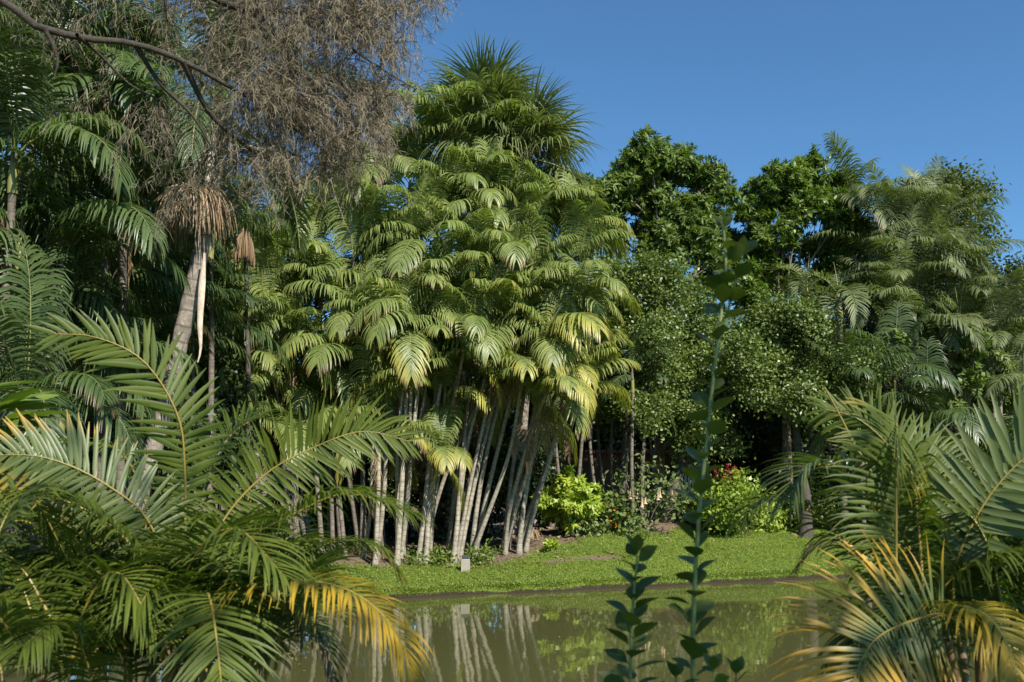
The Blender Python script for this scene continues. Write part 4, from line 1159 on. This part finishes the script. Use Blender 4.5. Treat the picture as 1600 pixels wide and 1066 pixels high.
def areca_right():
    b = np.array((2.35, 4.5, 0)); b[2] = gz(b[0], b[1])
    t = thing('areca_palm', b, 'feathery foreground palm at lower right with orange yellow lower frond', 'palm')
    F = lambda pts, d0, d1, **k: fg_frond(t, b, pxs(pts, d0, d1), **k)
    F([(1440, 1010), (1402, 950), (1345, 871), (1284, 812), (1231, 784), (1185, 782), (1160, 815)], 4.6, 4.2, nl=44, Lm=.34, w=.010, pet=.2, vee=.25, droop=1.5, color=(.1, .25, 0))
    F([(1470, 1010), (1430, 905), (1385, 820), (1345, 757), (1300, 727), (1255, 735), (1235, 780)], 4.4, 4.0, leaf='areca_shine', nl=42, Lm=.42, w=.013, pet=.25, vee=.3, droop=1.0)
    F([(1500, 1000), (1475, 860), (1423, 744), (1380, 687), (1336, 652), (1290, 640)], 4.8, 4.9, nl=48, Lm=.35, w=.014, pet=.22, vee=.35, droop=.6, facing=True, color=(.12, 0, 0))
    F([(1500, 1010), (1490, 900), (1530, 800), (1590, 725), (1660, 680), (1720, 670)], 4.2, 4.0, leaf='areca_shine', nl=22, Lm=.44, w=.026, pet=.3, vee=.15, droop=.2, th0=78, facing=True, label='upright pale sheened frond with broad leaflets')
    F([(1530, 1000), (1480, 962), (1420, 972), (1365, 1002), (1335, 1060), (1330, 1110)], 4.0, 3.5, leaf='areca_shine', nl=33, Lm=.54, w=.0125, pet=.25, vee=.15, droop=.75, jit=.10, facing=True, color=(.76, .14, 0), label='orange yellow frond with browned tips')
    F([(1470, 1010), (1470, 965), (1500, 948), (1545, 965), (1580, 1020), (1590, 1080)], 4.0, 3.6, nl=40, Lm=.34, w=.011, pet=.2, vee=.2, droop=1.4, color=(.85, .05, 0), label='arching frond with orange yellow leaflets')
    F([(1450, 990), (1480, 910), (1537, 876), (1610, 860), (1690, 880)], 4.2, 3.9, nl=46, Lm=.38, w=.012, pet=.2, vee=.2, droop=1.5)
    F([(1480, 1000), (1500, 850), (1545, 760), (1610, 720), (1700, 720)], 4.8, 5.0, nl=46, Lm=.46, w=.013, pet=.25, vee=.4, droop=.9, color=(.08, 0, 0))
    F([(1490, 1000), (1470, 830), (1460, 740), (1430, 690), (1390, 680)], 5.0, 5.3, nl=44, Lm=.46, w=.013, pet=.25, vee=.4, droop=.9)
    F([(1440, 1010), (1400, 900), (1350, 850), (1290, 845), (1250, 880)], 4.9, 5.1, nl=40, Lm=.32, w=.010, pet=.2, vee=.2, droop=1.4, color=(.05, .5, 0))
    rs = np.random.default_rng(5)
    for i in range(20):
        x0 = rs.uniform(1400, 1620); d0 = rs.uniform(3.8, 5.2); y0 = rs.uniform(980, 1120)
        a = rs.uniform(-.7, 1); ex = x0 + a * rs.uniform(120, 260); ht = rs.uniform(90, 330) * (1.1 - .5 * abs(a))
        ex = max(ex, 1330)
        pts = [(x0, y0), (x0 + (ex - x0) * .25, y0 - ht * .75), (x0 + (ex - x0) * .6, y0 - ht), (ex, y0 - ht * rs.uniform(.55, .8))]
        F(pts, d0, d0 + rs.uniform(-.25, .6), nl=40, Lm=rs.uniform(.34, .44), w=.011, pet=.18, vee=rs.uniform(.1, .6), droop=rs.uniform(.8, 1.6), color=(max(0, rs.normal(.1, .18)), .03, 0))
    q = curve(pxs([(1440, 900), (1385, 780), (1336, 696), (1310, 645), (1288, 605)], 4.6, 4.5), 16)
    mb = MB(); mb.tube(q - b, np.linspace(.012, .004, 16), 6); mb.build('spear_leaf', M['areca_rachis'], t)
    stems(t, b, [at(x, 1000, d) for x, d in ((1440, 4.6), (1470, 4.4), (1500, 4.8), (1530, 4.0), (1480, 4.2), (1560, 4.4))])
areca_right()

# ------------------------------------------------------------------ foreground leafy shoots
def shoot_leaves(mb, P, D, ln, wd, tone=None):
    n = len(P); K = 7
    D = nrm(D); up = np.array((0, 0, 1.)) + rng.normal(0, .25, (n, 3)); sd = nrm(np.cross(D, up)); N = np.cross(sd, D)
    x = np.linspace(0, 1, K + 1)
    prof = np.array([.04, .10, .62, .95, 1.0, .85, .5, .04])
    C = P[:, None] + D[:, None] * (x[None, :, None] * ln[:, None, None]) - N[:, None] * ((x ** 2)[None, :, None] * ln[:, None, None] * .15)
    hw = wd[:, None, None] * prof[None, :, None]
    mb.ribbon(C, sd[:, None] * hw, tone, np.broadcast_to(x[None] * .6, (n, K + 1)), fold=N[:, None] * hw * .22)

def shoot(path, depth, label, nleaf, ln, group, extra=(), r=.009, top_n=3, name='leafy_shoot'):
    q = curve([at(x, y, depth) for x, y in path], 30)
    b = np.array((q[0][0], q[0][1], gz(q[0][0], q[0][1])))
    t = thing(name, b, label, 'plant', group)
    q = np.vstack([[b - (0, 0, .1)], q]) - b
    sm = MB(); sm.tube(q, np.linspace(r, r * .45, len(q)), 8)
    lf = MB()
    def dress(line, n, s0=.05):
        cl = np.concatenate([[0], np.cumsum(np.linalg.norm(np.diff(line, axis=0), axis=1))])
        u = np.linspace(s0, .985, n); sl = u * cl[-1]
        P = np.stack([np.interp(sl, cl, line[:, k]) for k in range(3)], 1)
        T = nrm(line[-1] - line[0])
        az = np.arange(n) * 2.4 + rng.normal(0, .3, n)
        el = rng.uniform(.35, .95, n)
        D = np.stack([np.cos(az) * np.cos(el), np.sin(az) * np.cos(el), np.sin(el)], 1)
        l = ln * rng.uniform(.7, 1.2, n) * (1.08 - .3 * u)
        shoot_leaves(lf, P, D, l, l * rng.uniform(.29, .36, n))
        m = top_n
        az = np.arange(m) * 2.1 + .4; D = np.stack([np.cos(az) * .45, np.sin(az) * .45, np.ones(m)], 1)
        shoot_leaves(lf, np.repeat(line[-1:], m, 0), D, np.full(m, ln * .72), np.full(m, ln * .19))
    dress(q[2:], nleaf)
    for ex, k in extra:
        e = curve([at(x, y, depth + .03) for x, y in ex], 12) - b
        sm.tube(e, np.linspace(r * .6, r * .3, 12), 6); dress(e, k, .15)
    sm.build('stem', M['shoot_stem'], t); lf.build('foliage', M['shoot_leaf'], t)
shoot([(1083, 1130), (1083, 1000), (1086, 900), (1093, 800), (1104, 690), (1116, 580), (1127, 490), (1134, 420), (1131, 360)], 3.0,
      'tallest leafy shoot rising across the pond and trees, with paired upper tips', 60, .102, 'leafy shoots in the foreground', extra=[([(1130, 520), (1145, 455), (1160, 400)], 9)])
shoot([(984, 1150), (985, 1040), (988, 960), (993, 900), (996, 868)], 2.9, 'shorter dark leaved shoot standing left of the tallest one, before the water', 28, .11, 'leafy shoots in the foreground', r=.007)
shoot([(1145, 1150), (1148, 1085), (1150, 1055)], 2.9, 'short sprig at the bottom edge just right of the tallest shoot', 7, .085, 'leafy shoots in the foreground', r=.005)
shoot([(1060, 1150), (1058, 1090), (1056, 1060)], 2.95, 'low sprig at the bottom edge between two tall shoots', 7, .08, 'leafy shoots in the foreground', r=.005)
shoot([(1100, 1150), (1108, 1090), (1115, 1050)], 2.8, 'low dark sprig hugging the base of the tallest shoot', 7, .085, 'leafy shoots in the foreground', r=.005)

# unseen broadleaf tree added behind the viewpoint only to shade the shoots and palms
def add_shade_tree():
    b = np.array((4.6, -5.0, 0)); b[2] = gz(b[0], b[1])
    ls = [(np.array(c, float), r) for c, r in (((4.2, -2.0, 7.2), 1.0), ((4.8, -3.0, 7.6), 1.5), ((3.2, -3.8, 8.2), 1.5), ((2.2, -3.6, 7.6), .8))]
    broad_tree('added_shade_tree', b, ls, 'unseen added shade tree behind the viewpoint', 'rosette_leaf', 'spray', 2.6, .2, .05, .2)
add_shade_tree()

# glossy leaved plant at the left edge
def left_plant():
    b = np.array((at(-60, 700, 5.2)[0], 5.2, 0)); b[2] = gz(b[0], b[1])
    t = thing('glossy_plant', b, 'glossy long leaved plant poking in at the left edge', 'plant')
    sm = MB(); lf = MB()
    for (x, y) in ((-5, 640), (-30, 610), (10, 660), (-40, 680)):
        e = at(x, y, 5.2) - b
        sm.tube(curve([(0, 0, -.1), e * .5, e], 12), np.linspace(.016, .006, 12), 6)
        n = 9; az = rng.uniform(-1.2, 1.2, n); D = np.stack([np.cos(az), np.sin(az) * .8, rng.uniform(-.1, .7, n)], 1)
        shoot_leaves(lf, np.repeat(e[None], n, 0) - D * .05, D, rng.uniform(.26, .40, n), rng.uniform(.035, .05, n))
    sm.build('stem', M['shoot_stem'], t); lf.build('foliage', M['bright_leaf'], t)
left_plant()

# ------------------------------------------------------------------ light
SUN = nrm(np.array((.50, -.78, .80)))
sd = bpy.data.lights.new('sun', 'SUN'); sd.energy = 5.0; sd.angle = R(.53); sd.color = (1, .95, .86)
so = bpy.data.objects.new('sun', sd); COL.objects.link(so)
from mathutils import Vector
so.rotation_euler = Vector(-SUN).to_track_quat('-Z', 'Y').to_euler()
so.location = (30, -20, 40)
w = bpy.data.worlds.new('World'); scene.world = w; w.use_nodes = True
nt = w.node_tree; nt.nodes.clear()
sky = nt.nodes.new('ShaderNodeTexSky'); sky.sky_type = 'NISHITA'; sky.sun_disc = False
sky.sun_elevation = math.asin(SUN[2]); sky.sun_rotation = math.atan2(SUN[0], SUN[1])
sky.altitude = 300; sky.air_density = 1.0; sky.dust_density = .0; sky.ozone_density = 3.2
bg = nt.nodes.new('ShaderNodeBackground'); bg.inputs['Strength'].default_value = .08
out = nt.nodes.new('ShaderNodeOutputWorld')
nt.links.new(mixc(nt, 1.0, sky.outputs[0], (.66, .98, 1.12), 'MULTIPLY'), bg.inputs[0]); nt.links.new(bg.outputs[0], out.inputs[0])

scene.view_settings.view_transform = 'Standard'
scene.view_settings.look = 'None'
scene.view_settings.exposure = 0.8
cy = scene.cycles
cy.max_bounces = 6; cy.diffuse_bounces = 3; cy.glossy_bounces = 2; cy.transmission_bounces = 3; cy.transparent_max_bounces = 4
cy.use_denoising = True
cy.caustics_reflective = False; cy.caustics_refractive = False
